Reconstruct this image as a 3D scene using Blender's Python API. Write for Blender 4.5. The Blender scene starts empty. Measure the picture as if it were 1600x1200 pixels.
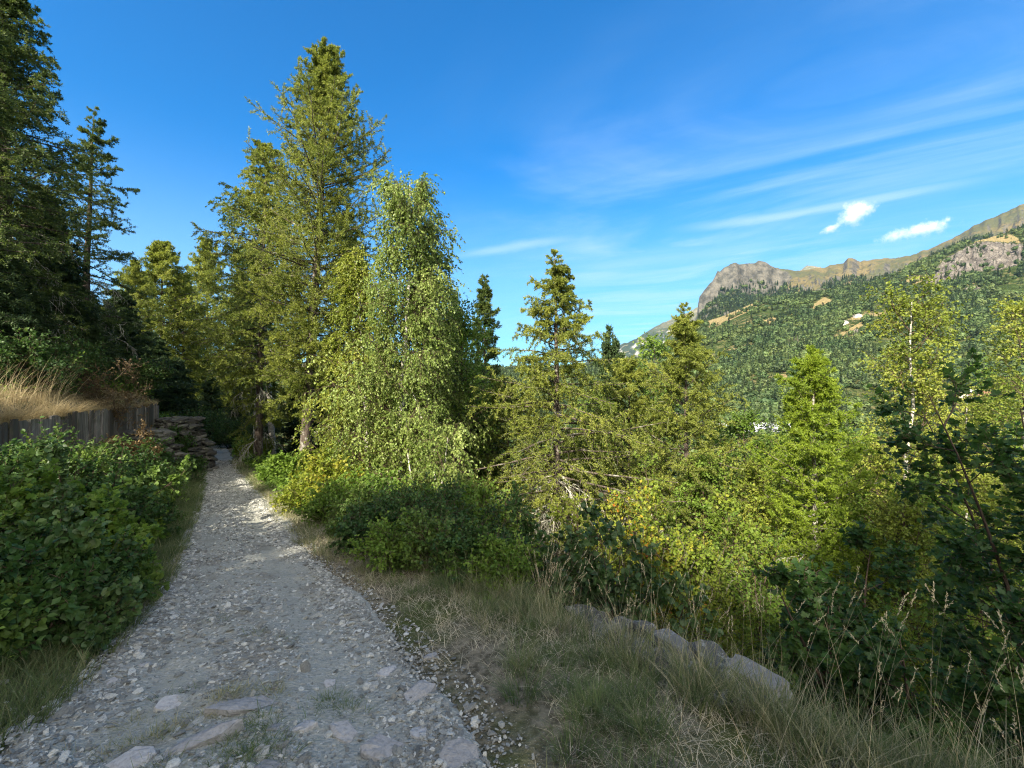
import bpy, math
import numpy as np
from math import radians

sc = bpy.context.scene
COL = sc.collection
RNG = np.random.default_rng(11)
SUN_TRAVEL = np.array([.50, .85, -.66])
SUN_TRAVEL = SUN_TRAVEL / np.linalg.norm(SUN_TRAVEL)
EYE = 1.6
FPX = 700.0            # focal length in pixels of a 1600 wide frame


# ------------------------------------------------------------------ numbers
def nrm(a):
    return a / np.maximum(np.linalg.norm(a, axis=-1, keepdims=True), 1e-9)


def smooth(a, b, x):
    t = np.clip((x - a) / (b - a), 0, 1)
    return t * t * (3 - 2 * t)


def _hash(ix, iy, seed):
    n = (ix.astype(np.int64) * 374761393 + iy.astype(np.int64) * 668265263 + seed * 982451653) & 0x7fffffff
    n = ((n ^ (n >> 13)) * 1274126177) & 0x7fffffff
    n = n ^ (n >> 16)
    return (n & 0xffff) / 65535.0


def vnoise(x, y, seed=0):
    ix, iy = np.floor(x), np.floor(y)
    fx, fy = x - ix, y - iy
    fx, fy = fx * fx * (3 - 2 * fx), fy * fy * (3 - 2 * fy)
    a, b = _hash(ix, iy, seed), _hash(ix + 1, iy, seed)
    c, d = _hash(ix, iy + 1, seed), _hash(ix + 1, iy + 1, seed)
    return (a * (1 - fx) + b * fx) * (1 - fy) + (c * (1 - fx) + d * fx) * fy


def fbm(x, y, seed=0, octaves=5, gain=.5):
    x, y = np.asarray(x, float), np.asarray(y, float)
    s, a, t = 0, 1, 0
    for k in range(octaves):
        s = s + a * (vnoise(x * 2 ** k, y * 2 ** k, seed + k * 17) - .5)
        t += a
        a *= gain
    return s / t * 2


# ------------------------------------------------------------------ lie of the land
_gy = np.arange(-40, 400, .25)


def _tab(ys, vs, sig=5):
    v = np.interp(_gy, ys, vs)
    v[_gy > ys[-1]] = vs[-1] + (_gy[_gy > ys[-1]] - ys[-1]) * (vs[-1] - vs[-2]) / (ys[-1] - ys[-2])
    k = np.exp(-.5 * (np.arange(-15, 16) / sig) ** 2)
    k /= k.sum()
    return np.convolve(np.pad(v, 15, 'edge'), k, 'valid')


_L = _tab([-30, -5, 0, 2.2, 3, 5, 7, 10, 15, 20, 28, 34, 60], [-1, -1.6, -2.3, -2.7, -2.95, -3.94, -5.17, -7.08, -10.4, -13.75, -19.3, -25.5, -58], 2)
_R = _tab([-30, -5, 0, 2.2, 3, 5, 7, 10, 15, 20, 28, 34, 60], [2.1, 1.25, .45, -.12, -.46, -1.84, -3.36, -5.36, -9.0, -12.6, -17.9, -23.4, -56], 2)
_X = _tab([-30, -5, 0, 1, 2, 2.7, 3.7, 5, 7, 10, 15, 20, 30, 60], [6, 5, 4.5, 3.5, 2.4, 1.5, .85, -.1, -1.9, -4.2, -8, -11.6, -17, -50], 2)
_W = _tab([-30, -5, 0, 5, 8.65, 17, 20, 30, 60], [-5, -5.5, -6.8, -8.4, -9.9, -13.4, -15.8, -23, -62], 3)
_ZF = _tab([-30, 0, 5, 8.65, 17, 60], [.4, -.15, -.45, -.6, -.6, -.6], 3)


def Lx(y): return np.interp(y, _gy, _L)
def Rx(y): return np.interp(y, _gy, _R)
def Xx(y): return np.interp(y, _gy, _X)
def Wx(y): return np.interp(y, _gy, _W)


def zp(y):
    y = np.asarray(y, float)
    a = -2.5 * (1 - np.exp(-np.maximum(y, 0) / 15))
    return a + np.where(y < 0, 1.2 * (1 - np.exp(y / 8)), 0) + .02 * np.maximum(y - 30, 0)


def H(x, y, bump=True):
    x, y = np.asarray(x, float), np.asarray(y, float)
    z0 = zp(np.minimum(y, 60))
    dl = (Lx(y) - x) * .83
    dw = np.maximum((Lx(y) - Wx(y)) * .83, .5)
    zf = np.interp(y, _gy, _ZF)
    bank = z0 + (zf - z0) * smooth(.3, 1.0, dl / dw) + .05 * smooth(.1, .6, dl)
    tw = .3 + 2.6 * smooth(17.2, 19, y)
    up = smooth(0, 1, (dl - dw - .06) / tw)
    hill = .95 + .38 * np.maximum(dl - dw, 0)
    hill = np.where(hill > 45, 45 + (hill - 45) * .2, hill)
    left = bank * (1 - up) + hill * up
    dr = np.maximum((x - Xx(y)) * .83, 0)
    step = .9 * smooth(.15, .5, dr) * smooth(.5, 1.5, y) * (1 - smooth(5.5, 7.5, y))
    vg = np.clip((x - Rx(y)) / np.maximum(Xx(y) - Rx(y), .2), 0, 1)
    right = z0 + .06 * np.sin(vg * 3.1) - step - 38 * (1 - np.exp(-.62 * dr / 38))
    z = np.where(dl > 0, left, np.where(x > Rx(y), right, z0))
    if bump:
        off = np.clip(np.maximum(dl, (x - Rx(y)) * .83), 0, 1)
        z = z + (fbm(x * .35, y * .35, 3, 4) * .35 * np.clip(np.maximum(dl - dw, dr) * .3, 0, 1) + fbm(x * 1.3, y * 1.3, 9, 3) * .07) * off
    return z


def from_px(u, Y):
    return (u - 800) / FPX * Y


def z_at(v, Y):
    return EYE + (600 - v) / FPX * Y


# ------------------------------------------------------------------ meshes
class Geo:
    def __init__(self):
        self.V, self.F, self.A, self.M, self.n = [], [], [], [], 0

    def add(self, V, F, rnd=0.5, mat=0):
        V = np.asarray(V, np.float32).reshape(-1, 3)
        r = np.broadcast_to(np.asarray(rnd, np.float32), (len(V),)).copy()
        F = np.asarray(F, np.int64)
        self.V.append(V)
        self.A.append(r)
        self.F.append(F + self.n)
        self.M.append(np.full(len(F), mat, np.int32))
        self.n += len(V)

    def mesh(self, name, mats, shade=False):
        me = bpy.data.meshes.new(name)
        V = np.concatenate(self.V)
        me.vertices.add(len(V))
        me.vertices.foreach_set('co', V.ravel())
        loops = np.concatenate([f.ravel() for f in self.F]).astype(np.int32)
        size = np.concatenate([np.full(len(f), f.shape[1]) for f in self.F])
        start = np.concatenate([[0], np.cumsum(size)[:-1]]).astype(np.int32)
        me.loops.add(len(loops))
        me.loops.foreach_set('vertex_index', loops)
        me.polygons.add(len(size))
        me.polygons.foreach_set('loop_start', start)
        me.polygons.foreach_set('material_index', np.concatenate(self.M))
        me.polygons.foreach_set('use_smooth', np.full(len(size), bool(shade)))
        at = me.attributes.new('rnd', 'FLOAT', 'POINT')
        at.data.foreach_set('value', np.concatenate(self.A))
        for m in (mats if isinstance(mats, (list, tuple)) else [mats]):
            me.materials.append(m)
        me.update(calc_edges=True)
        return me

    def obj(self, name, mats, parent=None, shade=False):
        o = bpy.data.objects.new(name, self.mesh(name, mats, shade))
        COL.objects.link(o)
        o.parent = parent
        return o


def tag(o, label=None, cat=None, group=None, kind=None):
    for k, v in (('label', label), ('category', cat), ('group', group), ('kind', kind)):
        if v:
            o[k] = v
    return o


def empty(name, loc=(0, 0, 0), rz=0, sc_=1.0):
    o = bpy.data.objects.new(name, None)
    o.empty_display_size = .2
    COL.objects.link(o)
    o.location = loc
    o.rotation_euler = (0, 0, rz)
    o.scale = (sc_, sc_, sc_) if np.isscalar(sc_) else sc_
    return o


def copy_tree(o, parent=None):
    c = o.copy()
    COL.objects.link(c)
    c.parent = parent
    for ch in o.children:
        copy_tree(ch, c)
    return c


def tubes(g, P, R, sides=5, rnd=0.5, mat=0):
    n, k, _ = P.shape
    T = np.gradient(P, axis=1)
    T = nrm(T)
    ref = np.where(np.abs(T[..., 2:3]) > .9, np.array([1., 0, 0]), np.array([0, 0, 1.]))
    U = nrm(np.cross(T, ref))
    W = np.cross(T, U)
    a = np.arange(sides) / sides * 2 * np.pi
    ring = P[:, :, None] + R[:, :, None, None] * (np.cos(a)[:, None] * U[:, :, None] + np.sin(a)[:, None] * W[:, :, None])
    i = np.arange(n)[:, None, None] * (k * sides)
    j = np.arange(k - 1)[None, :, None] * sides
    s = np.arange(sides)[None, None, :]
    s2 = (s + 1) % sides
    F = np.stack([i + j + s, i + j + s2, i + j + sides + s2, i + j + sides + s], -1).reshape(-1, 4)
    r = np.broadcast_to(np.asarray(rnd, float).reshape(-1, 1) if np.ndim(rnd) else np.full((n, 1), rnd), (n, k * sides))
    g.add(ring, F, r.ravel(), mat)


LEAF = (np.array([[0, 0, 0], [.45, .33, .06], [1, 0, -.05], [.45, -.33, .06]]), [(0, 1, 2, 3)])
NEEDLE = (np.array([[0, 0, 0], [.5, .5, 0], [1, 0, 0], [.5, -.5, 0]]), [(0, 1, 2, 3)])
OVAL = (np.array([[0, 0, 0], [.22, .3, .04], [.6, .34, .05], [1, 0, -.08], [.6, -.34, .05], [.22, -.3, .04], [.5, 0, -.02]]),
        [(0, 6, 2, 1), (6, 3, 2), (0, 5, 4, 6), (6, 4, 3)])
ROUND = (np.array([[0, 0, 0], [.12, .36, .03], [.5, .48, .05], [.82, .3, .02], [1, 0, -.05], [.82, -.3, .02], [.5, -.48, .05], [.12, -.36, .03], [.45, 0, -.03]]),
         [(0, 8, 2, 1), (8, 4, 3, 2), (0, 7, 6, 8), (8, 6, 5, 4)])
_mp = np.array([[0, 0], [.02, .22], [-.08, .48], [.16, .40], [.28, .62], [.46, .50], [.62, .56], [.60, .30], [.86, .22], [1.05, 0]])
_mv = np.array([[p[0], p[1], .10 * abs(p[1])] for p in _mp] + [[p[0], -p[1], .10 * abs(p[1])] for p in _mp[1:-1]] + [[.35, 0, -.03]])
_mo = [0, 1, 2, 3, 4, 5, 6, 7, 8, 9, 17, 16, 15, 14, 13, 12, 11, 10]
MAPLE = (_mv, [(18, _mo[i], _mo[(i + 1) % 18]) for i in range(18)])


def cards(g, C, D, N, size, T, width=1.0, rnd=0.5, mat=0):
    D = nrm(D)
    W = nrm(np.cross(N, D))
    Z = np.cross(D, W)
    V, faces = T
    n, m = len(C), len(V)
    size = np.broadcast_to(np.asarray(size, float), (n,))[:, None, None]
    width = np.broadcast_to(np.asarray(width, float), (n,))[:, None, None]
    P = C[:, None] + size * (V[None, :, 0:1] * D[:, None] + width * V[None, :, 1:2] * W[:, None] + V[None, :, 2:3] * Z[:, None])
    r = np.repeat(np.broadcast_to(np.asarray(rnd, float), (n,)), m)
    base = (np.arange(n) * m)[:, None]
    off = 0
    by = {}
    for f in faces:
        by.setdefault(len(f), []).append(f)
    first = True
    for kk, fl in by.items():
        F = (base[:, None, :] + np.array(fl)[None]).reshape(-1, kk)
        if first:
            n0 = g.n
            g.add(P, F, r, mat)
            first = False
        else:
            g.F.append(F + n0)
            g.M.append(np.full(len(F), mat, np.int32))


def at_path(P, s):
    """positions and tangents on paths P (n,k,3) at s (n,m)"""
    n, k, _ = P.shape
    x = np.clip(s, 0, .9999) * (k - 1)
    i = x.astype(int)
    f = (x - i)[..., None]
    r = np.arange(n)[:, None]
    a, b = P[r, i], P[r, i + 1]
    return a * (1 - f) + b * f, nrm(b - a)


def walk(p0, d0, length, k, g, up=0., wob=.1, tip=0.):
    """paths from p0 along d0, bent by up (gravity when negative), with wobble"""
    n = len(p0)
    P = np.zeros((n, k, 3))
    P[:, 0] = p0
    d = nrm(d0)
    st = (np.broadcast_to(np.asarray(length, float), (n,)) / (k - 1))[:, None]
    up = np.broadcast_to(np.asarray(up, float), (n,))[:, None]
    for j in range(1, k):
        d = nrm(d + np.array([0, 0, 1.]) * (up + tip * (j / (k - 1)) ** 2) / (k - 1) * 2 + g.normal(0, wob, (n, 3)))
        P[:, j] = P[:, j - 1] + d * st
    return P


def sprout(P, m, s0, s1, ang, asd, length, k, g, up=0., wob=.1, flat=None, tip=0., power=1.):
    """m children on each path; flat=None: all round, else lateral with this vertical jitter"""
    n = len(P)
    s = s0 + (s1 - s0) * ((np.arange(m)[None] + g.random((n, m))) / m) ** power
    pos, T = at_path(P, s)
    U = nrm(np.cross(T, np.array([0, 0, 1.])) + 1e-6)
    W = np.cross(U, T)
    if flat is None:
        ph = np.arange(m)[None] * 2.4 + g.random((n, 1)) * 6.28 + g.normal(0, .4, (n, m))
    else:
        ph = np.where((np.arange(m)[None] % 2) == 0, 0, np.pi) + g.normal(0, flat, (n, m))
    a = ang + g.normal(0, asd, (n, m))
    d = np.cos(a)[..., None] * T + np.sin(a)[..., None] * (np.cos(ph)[..., None] * U + np.sin(ph)[..., None] * W)
    L = length(s, g.random((n, m))) if callable(length) else length * (.6 + .8 * g.random((n, m)))
    return walk(pos.reshape(-1, 3), d.reshape(-1, 3), L.ravel(), k, g, up, wob, tip), s.ravel(), L.ravel(), np.repeat(np.arange(n), m)


def taper(n, k, r0, r1=.15):
    t = np.linspace(1, r1, k)[None]
    return np.broadcast_to(np.asarray(r0, float), (n,))[:, None] * t


# ------------------------------------------------------------------ materials
def nodes(name):
    m = bpy.data.materials.new(name)
    m.use_nodes = True
    nt = m.node_tree
    nt.nodes.clear()
    return m, nt


class NT:
    def __init__(self, nt):
        self.t = nt

    def n(self, kind, **kw):
        x = self.t.nodes.new(kind)
        for k, v in kw.items():
            setattr(x, k, v)
        return x

    def put(self, sock, v):
        if isinstance(v, bpy.types.NodeSocket):
            self.t.links.new(v, sock)
        elif isinstance(v, (tuple, list)) and len(v) == 3 and sock.type == 'RGBA':
            sock.default_value = (*v, 1)
        else:
            sock.default_value = v

    def mix(self, f, a, b, blend='MIX'):
        x = self.n('ShaderNodeMix', data_type='RGBA', blend_type=blend)
        self.put(x.inputs[0], f)
        self.put(x.inputs[6], a)
        self.put(x.inputs[7], b)
        return x.outputs[2]

    def math(self, op, a, b=0., c=None):
        x = self.n('ShaderNodeMath', operation=op)
        self.put(x.inputs[0], a)
        self.put(x.inputs[1], b)
        if c is not None:
            self.put(x.inputs[2], c)
        return x.outputs[0]

    def vmath(self, op, a, b=(0, 0, 0), out=0):
        x = self.n('ShaderNodeVectorMath', operation=op)
        self.put(x.inputs[0], a)
        if op == 'SCALE':
            self.put(x.inputs[3], b)
        else:
            self.put(x.inputs[1], b)
        return x.outputs[out]

    def noise(self, vec, scale, detail=4, rough=.55, dist=0.):
        x = self.n('ShaderNodeTexNoise')
        self.put(x.inputs['Vector'], vec)
        x.inputs['Scale'].default_value = scale
        x.inputs['Detail'].default_value = detail
        x.inputs['Roughness'].default_value = rough
        x.inputs['Distortion'].default_value = dist
        return x.outputs[0]

    def ramp(self, f, stops, interp='LINEAR'):
        x = self.n('ShaderNodeValToRGB')
        x.color_ramp.interpolation = interp
        e = x.color_ramp.elements
        while len(e) < len(stops):
            e.new(.5)
        for q, (p, c) in zip(e, stops):
            q.position = p
            q.color = (*c, 1) if isinstance(c, (tuple, list)) else (c, c, c, 1)
        self.put(x.inputs[0], f)
        return x.outputs[0]

    def range(self, f, a, b, c=0., d=1.):
        x = self.n('ShaderNodeMapRange', interpolation_type='SMOOTHSTEP')
        self.put(x.inputs[0], f)
        for i, v in enumerate((a, b, c, d)):
            x.inputs[i + 1].default_value = v
        return x.outputs[0]

    def attr(self, name, fac=True):
        x = self.n('ShaderNodeAttribute', attribute_name=name)
        return x.outputs['Fac'] if fac else x.outputs['Color']

    def obj(self):
        return self.n('ShaderNodeTexCoord').outputs['Object']

    def pos(self):
        return self.n('ShaderNodeNewGeometry').outputs['Position']

    def bump(self, h, strength, dist=.02, prev=None):
        x = self.n('ShaderNodeBump')
        self.put(x.inputs['Height'], h)
        x.inputs['Strength'].default_value = strength
        x.inputs['Distance'].default_value = dist
        if prev is not None:
            self.put(x.inputs['Normal'], prev)
        return x.outputs[0]

    def out(self, col, rough=.8, normal=None, spec=.25, surf=None):
        o = self.n('ShaderNodeOutputMaterial')
        if surf is None:
            b = self.n('ShaderNodeBsdfPrincipled')
            self.put(b.inputs['Base Color'], col)
            self.put(b.inputs['Roughness'], rough)
            b.inputs['Specular IOR Level'].default_value = spec
            if normal is not None:
                self.put(b.inputs['Normal'], normal)
            surf = b.outputs[0]
        self.put(o.inputs[0], surf)


def leaf_mat(name, stops, trans=.4, rough=.55, spec=.3, per_object=.0, tint=(1.25, 1.3, .45)):
    m, nt = nodes(name)
    q = NT(nt)
    f = q.attr('rnd')
    col = q.ramp(f, stops)
    if per_object:
        oi = q.n('ShaderNodeObjectInfo').outputs['Random']
        hs = q.n('ShaderNodeHueSaturation')
        q.put(hs.inputs['Hue'], q.math('MULTIPLY_ADD', oi, .06 * per_object, .5 - .03 * per_object))
        oi2 = q.math('FRACT', q.math('MULTIPLY', oi, 7.31))
        q.put(hs.inputs['Value'], q.math('MULTIPLY_ADD', oi2, 1.0 * per_object, 1 - .45 * per_object))
        loc = q.n('ShaderNodeObjectInfo').outputs['Location']
        drift = q.noise(loc, .011, 4, .65)
        col = q.mix(q.range(drift, .40, .60), q.mix(1, col, (.70, .76, .82), 'MULTIPLY'), q.mix(1, col, (1.3, 1.2, 1.1), 'MULTIPLY'))
        hs.inputs['Saturation'].default_value = .92
        q.put(hs.inputs['Color'], col)
        col = hs.outputs[0]
    b = q.n('ShaderNodeBsdfPrincipled')
    q.put(b.inputs['Base Color'], col)
    b.inputs['Roughness'].default_value = rough
    b.inputs['Specular IOR Level'].default_value = spec
    t = q.n('ShaderNodeBsdfTranslucent')
    q.put(t.inputs[0], q.mix(.35, col, q.mix(1, col, tint, 'MULTIPLY')))
    x = q.n('ShaderNodeMixShader')
    x.inputs[0].default_value = trans
    nt.links.new(b.outputs[0], x.inputs[1])
    nt.links.new(t.outputs[0], x.inputs[2])
    q.out(None, surf=x.outputs[0])
    return m


def bark_mat(name, c1, c2, scale=6., lichen=None, amt=.5):
    m, nt = nodes(name)
    q = NT(nt)
    mp = q.n('ShaderNodeMapping')
    q.put(mp.inputs[0], q.obj())
    mp.inputs['Scale'].default_value = (1, 1, .18)
    n1 = q.noise(mp.outputs[0], scale * 3, 5, .65, .4)
    col = q.mix(q.range(n1, .35, .68), c1, c2)
    if lichen:
        n2 = q.noise(q.obj(), scale * .5, 5, .7)
        col = q.mix(q.range(n2, .62 - amt * .25, .72 - amt * .2), col, lichen)
    q.out(col, .9, q.bump(n1, 1., .03), .15)
    return m


def birch_mat(name):
    m, nt = nodes(name)
    q = NT(nt)
    mp = q.n('ShaderNodeMapping')
    q.put(mp.inputs[0], q.obj())
    mp.inputs['Scale'].default_value = (1, 1, 3.2)
    n1 = q.noise(mp.outputs[0], 3.2, 5, .7)
    n2 = q.noise(q.obj(), 9, 4)
    col = q.mix(q.range(n2, .3, .7), (.30, .285, .25), (.56, .54, .48))
    col = q.mix(q.range(n1, .56, .62), col, (.05, .045, .04))
    q.out(col, .75, q.bump(n1, .5, .02), .2)
    return m


M = {}
M['larch'] = leaf_mat('larch_needles', [(0, (.05, .08, .018)), (.45, (.165, .205, .034)), (.85, (.29, .315, .055)), (1, (.36, .33, .09))], .42)
M['larch_young'] = leaf_mat('young_larch_needles', [(0, (.09, .15, .015)), (.5, (.20, .28, .026)), (1, (.30, .37, .04))], .5)
M['spruce'] = leaf_mat('spruce_needles', [(0, (.016, .032, .012)), (.5, (.038, .068, .022)), (1, (.075, .115, .035))], .25)
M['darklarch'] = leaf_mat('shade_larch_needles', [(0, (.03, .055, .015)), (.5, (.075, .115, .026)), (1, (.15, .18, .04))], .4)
M['birch'] = leaf_mat('birch_leaves', [(0, (.065, .11, .022)), (.5, (.18, .25, .05)), (1, (.34, .41, .12))], .42, .45, .35)
M['birch_gold'] = leaf_mat('birch_leaves_gold', [(0, (.08, .12, .016)), (.5, (.21, .26, .035)), (1, (.36, .38, .07))], .45, .5, .3)
M['green'] = leaf_mat('broad_leaves', [(0, (.045, .09, .013)), (.5, (.13, .22, .03)), (1, (.24, .34, .055))], .47)
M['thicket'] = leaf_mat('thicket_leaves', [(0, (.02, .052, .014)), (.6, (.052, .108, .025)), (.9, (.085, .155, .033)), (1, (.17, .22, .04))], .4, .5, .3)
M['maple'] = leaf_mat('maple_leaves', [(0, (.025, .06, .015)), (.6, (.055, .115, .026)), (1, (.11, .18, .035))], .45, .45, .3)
M['yellow'] = leaf_mat('yellowing_leaves', [(0, (.07, .12, .014)), (.5, (.17, .24, .028)), (.78, (.34, .33, .035)), (.94, (.46, .27, .02)), (1, (.42, .14, .02))], .45)
M['yellowgreen'] = leaf_mat('yellow_green_leaves', [(0, (.08, .12, .012)), (.6, (.2, .25, .025)), (.96, (.34, .32, .04)), (1, (.45, .2, .02))], .45)
M['aspen'] = leaf_mat('aspen_leaves', [(0, (.04, .08, .025)), (.7, (.08, .14, .04)), (.93, (.12, .17, .04)), (.97, (.42, .34, .03)), (1, (.45, .32, .02))], .38, .45, .4)
M['thicket_light'] = leaf_mat('light_thicket_leaves', [(0, (.05, .09, .02)), (.6, (.11, .18, .035)), (.95, (.17, .24, .045)), (1, (.30, .27, .05))], .42, .5, .3)
M['rust'] = leaf_mat('rusty_leaves', [(0, (.05, .035, .014)), (.6, (.11, .075, .03)), (1, (.19, .13, .05))], .3)
M['dry'] = leaf_mat('dry_grass_blades', [(0, (.20, .16, .085)), (.5, (.42, .34, .19)), (1, (.62, .53, .33))], .3, .6, tint=(1.1, 1, .8))
M['grass'] = leaf_mat('grass_blades', [(0, (.06, .10, .035)), (.45, (.125, .17, .06)), (.65, (.24, .235, .12)), (1, (.46, .42, .28))], .3, .6)
M['thatch'] = leaf_mat('thatch', [(0, (.23, .205, .14)), (.5, (.46, .41, .28)), (1, (.68, .62, .46))], .2, .7, tint=(1.1, 1, .8))
M['far'] = leaf_mat('far_leaves', [(0, (.05, .088, .024)), (.5, (.082, .13, .034)), (1, (.12, .168, .044))], .3, per_object=.55)
M['fardark'] = leaf_mat('far_needles', [(0, (.035, .062, .026)), (.5, (.065, .105, .04)), (1, (.10, .145, .055))], .25, per_object=.5)
M['larchbark'] = bark_mat('larch_bark', (.035, .028, .023), (.13, .105, .085), 6, (.24, .235, .20), .35)
M['darkbark'] = bark_mat('dark_bark', (.03, .025, .02), (.11, .09, .075), 6)
M['twig'] = bark_mat('lichened_twigs', (.16, .14, .11), (.36, .33, .27), 8, (.46, .46, .38), .8)
M['brown'] = bark_mat('brown_stems', (.05, .035, .025), (.14, .10, .07), 9)
M['palebark'] = bark_mat('pale_larch_bark', (.14, .12, .10), (.36, .33, .28), 7, (.44, .43, .36), .5)
M['birchbark'] = birch_mat('birch_bark')


# ------------------------------------------------------------------ plants
def conifer(h, base, rmax, seed, nb, prof, elev, droop, tip, mats, tw=9, twl=.45, bl=14, bsize=.085, bw=.30, hang=.5,
            r0=.2, lean=(0, 0), dead=0, flat=.6, bend=.05, trunk_sides=9, deadlen=1.0, dens=None, fine=None):
    """trunk, bare branches and needle sprays of one conifer standing at the origin"""
    bl, bsize, bw = int(bl * 2.7), bsize * 1.06, bw * .78
    fine = bsize < .125 if fine is None else fine
    if fine:
        bl, bsize, bw, twl = int(bl * 1.75), bsize * .70, bw * 1.12, twl * 1.2
    nb = int(nb * 1.25)
    g = np.random.default_rng(seed)
    k = 14
    t = np.linspace(0, 1, k)
    P = np.zeros((1, k, 3))
    P[0, :, 2] = t * h
    P[0, :, 0] = lean[0] * t + bend * np.cumsum(g.normal(0, .35, k))
    P[0, :, 1] = lean[1] * t + bend * np.cumsum(g.normal(0, .35, k))
    P[0, :, :2] -= P[0, 0, :2]
    P[0, 0, 2] = -.4
    R = r0 * ((1 - t) ** .85 * .95 + .03)[None] * (1 + .35 * np.exp(-t * 30))[None]
    trunk = Geo()
    tubes(trunk, P, R, trunk_sides)
    # living branches
    s = base + (1 - base) * ((np.arange(nb) + g.random(nb)) / nb) ** .92
    s = np.minimum(s, .995)
    pos, _ = at_path(P, s[None])
    pos = pos[0]
    q = (s - base) / (1 - base)
    L = rmax * prof(q) * (.48 + .72 * g.random(nb)) + .06
    az = np.arange(nb) * 2.39996 + g.normal(0, .35, nb)
    e = elev(q) + g.normal(0, .14, nb)
    d = np.stack([np.cos(az) * np.cos(e), np.sin(az) * np.cos(e), np.sin(e)], 1)
    B = walk(pos, d, L, 8, g, droop(q) if callable(droop) else droop, .05, tip)
    wood = Geo()
    tubes(wood, B, taper(nb, 8, np.clip(L * .013, .006, .06), .2), 4, g.random(nb))
    big = L > .35
    Bb, Lb = B[big], L[big]
    C, sC, LC, _ = sprout(Bb, tw, .10, .98, 1.05, .2, lambda ss, r: np.repeat(np.clip(Lb, .3, 3), tw).reshape(ss.shape) * twl * (1.15 - .8 * ss) * (.5 + .8 * r) + .05,
                          5, g, -hang, .09, flat)
    tubes(wood, C, taper(len(C), 5, .006, .4), 3, g.random(len(C)))
    # needle sprays along the branch ends and the twigs
    leaf = Geo()

    def clothe(Q, m, s0, tone, per=None):
        n = len(Q)
        ss = s0 + (1 - s0) * g.random((n, m))
        p, T = at_path(Q, ss)
        p, T = p.reshape(-1, 3), T.reshape(-1, 3)
        N = nrm(g.normal(0, 1, p.shape))
        D = T * .6 + N * (.9 if fine else .75) + np.array([0, 0, .12])
        tn = np.repeat(tone, m) * .6 + g.random(len(p)) * .4
        cards(leaf, p, D, g.normal(0, 1, p.shape), bsize * (.6 + .8 * g.random(len(p))), NEEDLE, bw, tn)

    tb = np.clip(g.random(nb) * .7 + .3 * q, 0, 1)
    parent_tone = np.repeat(tb[big], tw)
    keep = np.ones(len(C), bool) if dens is None else g.random(len(C)) < dens
    clothe(C[keep], bl, .05, np.clip(parent_tone[keep] * .7 + g.random(keep.sum()) * .3, 0, 1))
    clothe(B, int(bl * 1.5), .25, tb)
    clothe(P[:, -4:], 60, .2, np.array([.6]))
    deadg = None
    if dead:
        deadg = Geo()
        nd = dead
        sd = .08 + (base + .28 - .08) * g.random(nd)
        pd, _ = at_path(P, sd[None])
        az = g.random(nd) * 6.283
        e = g.normal(-.1, .25, nd)
        d = np.stack([np.cos(az) * np.cos(e), np.sin(az) * np.cos(e), np.sin(e)], 1)
        Ld = rmax * deadlen * (.25 + .6 * g.random(nd))
        Dd = walk(pd[0], d, Ld, 7, g, -.35, .12, .1)
        tubes(deadg, Dd, taper(nd, 7, .021, .25), 4, g.random(nd))
        E, _, _, _ = sprout(Dd, 9, .2, 1, .9, .3, .35 * rmax * deadlen * .5, 5, g, -.8, .2)
        tubes(deadg, E, taper(len(E), 5, .0085, .35), 3, g.random(len(E)))
        E2, _, _, _ = sprout(E, 4, .2, 1, .8, .3, .16 * rmax * deadlen * .6, 4, g, -.9, .25)
        tubes(deadg, E2, taper(len(E2), 4, .005, .5), 3, g.random(len(E2)))
    return trunk, wood, leaf, deadg


def plant(name, label, cat, loc, parts, mats, group=None, rz=0., scl=1.0):
    """Empty at the base with trunk, branches, crown (and dead branches) under it"""
    r = empty(name, loc, rz, scl)
    tag(r, label, cat, group)
    names = ('trunk', 'branches', 'crown', 'dead_branches')
    for nm, g, m in zip(names, parts, mats):
        if g is not None:
            g.obj(nm, m, r, shade=(nm == 'trunk'))
    return r


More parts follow.
